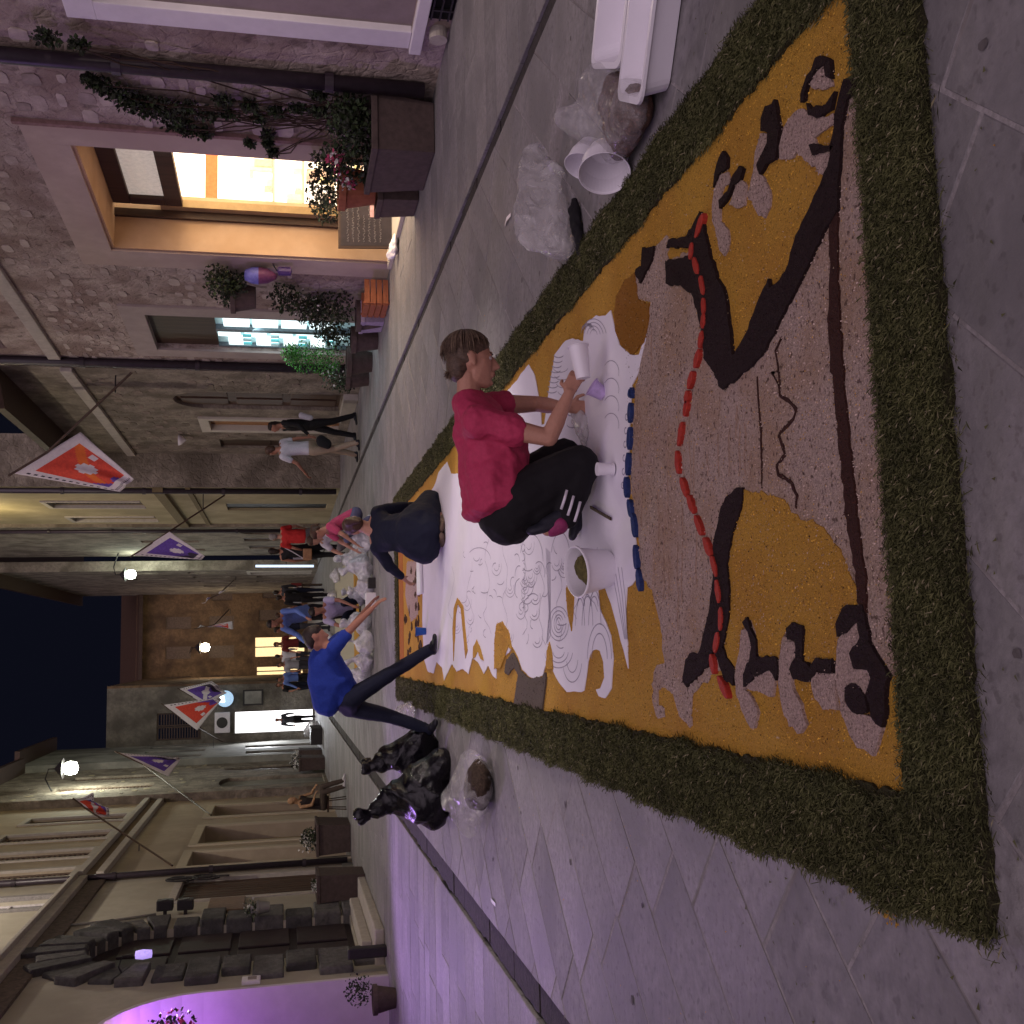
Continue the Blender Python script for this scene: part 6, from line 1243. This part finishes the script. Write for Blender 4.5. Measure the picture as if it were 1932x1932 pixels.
roundpot('flower_pot', 'dark pot with tall loose shrub against the wall right of the wooden crate', (4.85, 15.2), .22, .4, TERRAD, 0, ([((4.95, 15.2, .7), .3), ((5.0, 15.3, 1.1), .28), ((5.0, 15.0, 1.4), .25), ((5.0, 15.6, .95), .25)], 1300, .06, [LEAFD, LEAF, LEAFD]), ([((4.95, 15.1, 1.1), .25)], 30, .05, [WHITEF]))
roundpot('flower_pot', 'dark pot with drooping plant beside the cold-lit shop', (4.75, 16.1), .2, .42, TERRAD, 0, ([((4.8, 16.1, .62), .25), ((4.9, 16.2, .8), .2)], 700, .05, [LEAFD, LEAF]))
t = thing('wooden_crate', 'orange brown wooden crate on the paving at the wall between the shops', 'crate', (4.85, 14.5, 0))
for i in range(4): pbox(t, 'slat', XYZ, (4.70, 14.22, .02+i*.085), (4.72, 14.78, .09+i*.085), TERRA)
for i in range(4): pbox(t, 'slat', XYZ, (4.72, 14.20, .02+i*.085), (5.06, 14.22, .09+i*.085), TERRA)
for i in range(4): pbox(t, 'slat', XYZ, (4.72, 14.78, .02+i*.085), (5.06, 14.80, .09+i*.085), TERRA)
for y_ in (14.235, 14.745): pbox(t, 'post', XYZ, (4.721, y_-.015, 0), (4.75, y_+.02, .36), TERRA)
boxpot('lilac_box', 'pale lilac plastic box behind the wooden crate', 4.68, 5.0, 14.95, 15.5, .34, mat('lilac_box', (.36, .29, .42), .6), cat='box')
roundpot('flower_pot', 'pot with bright green bush glowing before the cold-lit shop window', (4.72, 17.25), .24, .42, TERRAD, 0, ([((4.75, 17.3, .75), .30), ((4.8, 17.4, 1.1), .28), ((4.78, 17.1, 1.3), .18)], 2600, .035, [LEAFB, LEAF, LEAFB]))
roundpot('flower_pot', 'dark pot with grey-green plant before the shop corner pipe', (4.62, 17.9), .2, .4, TERRAD, 0, ([((4.65, 17.9, .6), .26), ((4.6, 18.2, .4), .2)], 600, .05, [LEAFD, LEAF]), ([((4.6, 17.8, .6), .2)], 20, .06, [WHITEF]))
# left side pots
boxpot('planter', 'dark square planter box nearest the stone portal on the left', -4.45, -3.98, 19.75, 20.55, .86, TERRAD, fol=([((-4.2, 19.9, .88), .08), ((-4.2, 20.3, .88), .07)], 120, .05, [LEAF, WHITEF]))
boxpot('planter', 'large dark planter with pale flowers before the drainpipe on the left', -4.4, -3.75, 23.9, 25.1, .74, TERRAD, fol=([((-4.1, 24.2, .85), .25), ((-4.1, 24.7, .85), .2)], 500, .06, [LEAFD, LEAF]), flo=([((-4.15, 24.0, .95), .2), ((-4.1, 24.3, .9), .2)], 90, .06, [WHITEF]))
boxpot('planter', 'dark planter with white flowers nearer the pointed arch on the left', -4.15, -3.7, 38.2, 39.4, .9, TERRAD, flo=([((-3.9, 38.6, 1.0), .2)], 80, .07, [WHITEF]), fol=([((-3.9, 38.8, .95), .25)], 200, .08, [LEAFD]))
boxpot('planter', 'dark planter beyond the pointed arch on the left', -4.1, -3.7, 41.2, 42.2, .85, TERRAD, flo=([((-3.9, 41.5, .95), .2)], 60, .07, [WHITEF]))
wp = PX(492, 1712, -4.3); roundpot('wall_pot', 'small grey wall pot with a leafy sprig below the brown board', (wp.x, wp.y), .12, .22, GREYW, wp.z-.15, ([(wp+Vector((0, 0, .15)), .13)], 120, .06, [LEAFD, WHITEF, LEAF]))
tag(pbox(None, 'black_bollard', XYZ, (-4.35, 15.75, 0), (-4.2, 15.9, .55), CASTIRON, .02), 'short black post at the corner between violet niche and stone portal', 'post')
roundpot('flower_pot', 'orange pot with leafy plant hanging in the violet niche', (-4.75, 14.2), .2, .25, TERRA, 2.3, ([((-4.7, 14.5, 2.75), .3), ((-4.6, 14.2, 2.8), .3)], 500, .06, [LEAF, PINKF, LEAFD]))
roundpot('flower_pot', 'pot with sprigs standing on the ground inside the violet niche', (-4.55, 14.6), .18, .3, TERRAD, 0, ([((-4.5, 14.9, .45), .22)], 300, .04, [LEAFD, LEAF]))
# flags -------------------------------------------------------------------------------------------
FW = mat('flag_white', (.52, .47, .50), .8, .2, 20, .1); FR = mat('flag_red', (.50, .05, .03), .8, .2, 20, .2); FO = mat('flag_orange', (.55, .11, .02), .8, .2, 20, .1); FP = mat('flag_purple', (.10, .05, .28), .8, .2, 20, .2); FK = mat('flag_dark', (.03, .02, .04), .8)
def flag(label, A, B, Cc, D, wallp, main, ray, seed=1, wave=.07, lim=1.05):
    """A-B edge on the pole, D below A, C below B"""
    A, B, Cc, D = map(Vector, (A, B, Cc, D)); t = thing('flag', label, 'flag', (wallp.x, wallp.y, wallp.z), 'flags on poles along the street'); n = 30; rr = random.Random(seed)
    N_ = (B-A).cross(D-A).normalized(); b = MB(); vs = []
    for i in range(n+1):
        for j in range(n+1):
            u, v = i/n, j/n; p = A.lerp(B, u).lerp(D.lerp(Cc, u), v); vs.append(p+N_*wave*v*(math.sin(u*9+seed+v*3)+.5*math.sin(u*17+v*7)))
    fs = []; mi = []
    for i in range(n):
        for j in range(n):
            u, v = (i+.5)/n, (j+.5)/n; e = min(u, v, 1-u, 1-v); fs.append((i*(n+1)+j, (i+1)*(n+1)+j, (i+1)*(n+1)+j+1, i*(n+1)+j+1))
            m_ = 0
            if .05 < e < .075: m_ = 4 if (i+j) % 2 else 0
            elif e > .13:
                m_ = 1 if (u*.35+v*1.2) < lim+.08*math.sin(u*12) else 3
                if abs(u-v) < .09 and m_ == 1: m_ = 2
                if (u-.5)**2+(v-.5)**2 < .014 or (u-.22)**2+(v-.42)**2 < .004: m_ = 0
            mi.append(m_)
    b.v = [tuple(v) for v in vs]; b.f = fs; b.mi = mi; o = b.build('cloth', [FW, main, ray, FP if main is not FP else FK, FK], t, smooth=True, fixn=False); sm = o.modifiers.new('thick', 'SOLIDIFY'); sm.thickness = .006
    q = MB(); q.tube([wallp, A.lerp(B, .5), B+(B-A)*.06], .022, 8); q.build('pole', DWOOD, t)
    q = MB(); mid = Vector(wallp).lerp(A, .4); q.tube([mid, Vector((wallp.x, mid.y, mid.z))], .014, 6); q.build('bracket', CASTIRON, t); return t
flag('large red and white diamond flag with orange ray, highest on the right', PY(152, 815, 20), PY(24, 893, 20.3), PY(226, 928, 20.4), PY(252, 904, 20.0), PX(262, 690, 5.05), FR, FO, 1, .05, 1.18)
flag('purple and white flag second from the near right', PY(320, 1003, 28), PY(250, 1048, 28.3), PY(380, 1056, 28.4), PY(386, 1050, 28), PX(424, 934, 4.08), FP, FP, 2, .05)
flag('small purple flag further back on the right', PY(430, 1112, 40), PY(395, 1130, 40), PY(380, 1138, 40.2), PY(412, 1120, 40.2), PX(452, 1085, 3.9), FP, FW, 3, .05)
flag('small red and white flag before the brown end house', PY(438, 1172, 48), PY(370, 1186, 48), PY(378, 1180, 48.2), PY(440, 1186, 48.2), PY(432, 1150, 50), FR, FW, 4, .05)
flag('small red flag under the glaring lamp on the left', PY(184, 1543, 29.5), PY(140, 1508, 29.5), PY(172, 1500, 29.7), PY(212, 1538, 29.7), PX(325, 1633, -4.48), FR, FW, 5, .10)
flag('blue violet flag with white edge second on the left', PY(318, 1465, 36.5), PY(222, 1420, 36.5), PY(310, 1428, 36.7), PY(342, 1430, 36.7), PX(398, 1538, -4.22), FP, FP, 6, .08)
flag('red and white flag before the grey house front', PY(372, 1378, 43), PY(308, 1330, 43), PY(414, 1316, 43.2), PY(418, 1320, 43.2), PX(420, 1400, -3.95), FR, FR, 7, .05)
flag('crumpled purple and white flag next to the red one', PY(388, 1330, 46), PY(338, 1300, 46), PY(400, 1285, 46.2), PY(428, 1308, 46.2), PY(420, 1335, 49.9), FP, FW, 8, .1)
# far clutter
SL = mat('strip_light', (.7, .8, 1), .5, emit=(.6, .75, 1), estr=.6)
t = thing('strip_light', 'tall cold white strip light on the far right house wall', 'lamp', PY(585, 1068, 44)); q = MB(); q.tube([PY(592, 1068, 44), PY(482, 1068, 44)], .05, 8); q.build('tube', SL, t); q = MB(); q.tube([PY(540, 1068, 44), PY(540, 1068, 44)+Vector((.3, .2, 0))], .02, 6); q.build('bracket', CASTIRON, t)
rr = random.Random(12)
cols = [FC['navy'], FC['white'], FC['dark_red'], FC['pale_grey'], FC['charcoal'], FC['light_blue']]
for (x0, y0, lb) in ((1.9, 40.5, 'market table with dark and white goods at the far right'), (-.9, 44.5, 'market table with pale goods before the warm lit doors')):
    t = thing('market_table', lb, 'table', (x0, y0, 0)); pbox(t, 'table_top', XYZ, (x0-.6, y0-.4, .72), (x0+.6, y0+.4, .76), DWOOD)
    for sx in (-.55, .5):
        for sy in (-.35, .3): pbox(t, 'leg', XYZ, (x0+sx, y0+sy, 0), (x0+sx+.05, y0+sy+.05, .719), DWOOD)
    q = MB()
    for k in range(9): a = x0-.55+k*.13; q.box((a, y0-.3, .761), (a+.1, y0+.2, .80+rr.uniform(.05, .35)), mi=rr.randrange(6))
    tag(q.build('market_goods', cols), 'jumble of small boxed goods lying on the %s' % ('far right market table' if x0 > 0 else 'market table before the lit doors'), 'goods', kind='stuff')
tag(pbox(None, 'dark_crate', XYZ, (-3.5, 40.8, 0), (-2.9, 42.6, .42), CASTIRON, .02), 'long dark crate on the paving before the glaring doorway', 'crate')
bag('white_bag', 'white sack leaning on the long dark crate', [[((-3.1, 43.6, .25), (.35, .5, .22)), ((-3.2, 43.4, .5), (.2, .2, .12))]], WHITEB, .08, .04, sm=0)
# litter on the paving
for x, y, l_, lb in ((960, 1705, .16, 'small torn white paper strip on the left paving near the shadow'), (590, 960, .18, 'thin white paper strip on the right paving')):
    p = G(936, 1707) if lb.startswith('small') else G(965, 405); q = MB(); q.add([p+Vector((-.012, 0, .006)), p+Vector((.012, 0, .006)), p+Vector((.02, l_*.5, .014)), p+Vector((.01, l_, .006)), p+Vector((-.01, l_, .006)), p+Vector((-.006, l_*.5, .014))], [(0, 1, 2, 5), (5, 2, 3, 4)]); o = q.build('paper_scrap', WPLAS, fixn=False); o.modifiers.new('t', 'SOLIDIFY').thickness = .001; tag(o, lb, 'paper')

rr = random.Random(77); GR = mat('paving_grime', (.105, .092, .092), .85, .3, 30, .3); st = MB()
for _ in range(150):
    x, y = rr.uniform(-2.0, 3.4), rr.uniform(1.6, 12); 
    if -.72 < x < 2.0 and 1.95 < y < 13.9: continue
    r = rr.uniform(.006, .020); st.v += [(x+r*math.cos(a)*rr.uniform(.6, 1.2), y+r*math.sin(a)*rr.uniform(.6, 1.2), .0030) for a in [i*pi/4 for i in range(8)]]; n = len(st.v)-8; st.f.append(tuple(range(n, n+8))); st.mi.append(0)
tag(st.build('paving_spots', GR, fixn=False), 'small dark gum spots and dirt trodden into the paving round the carpet', 'dirt', kind='stuff')
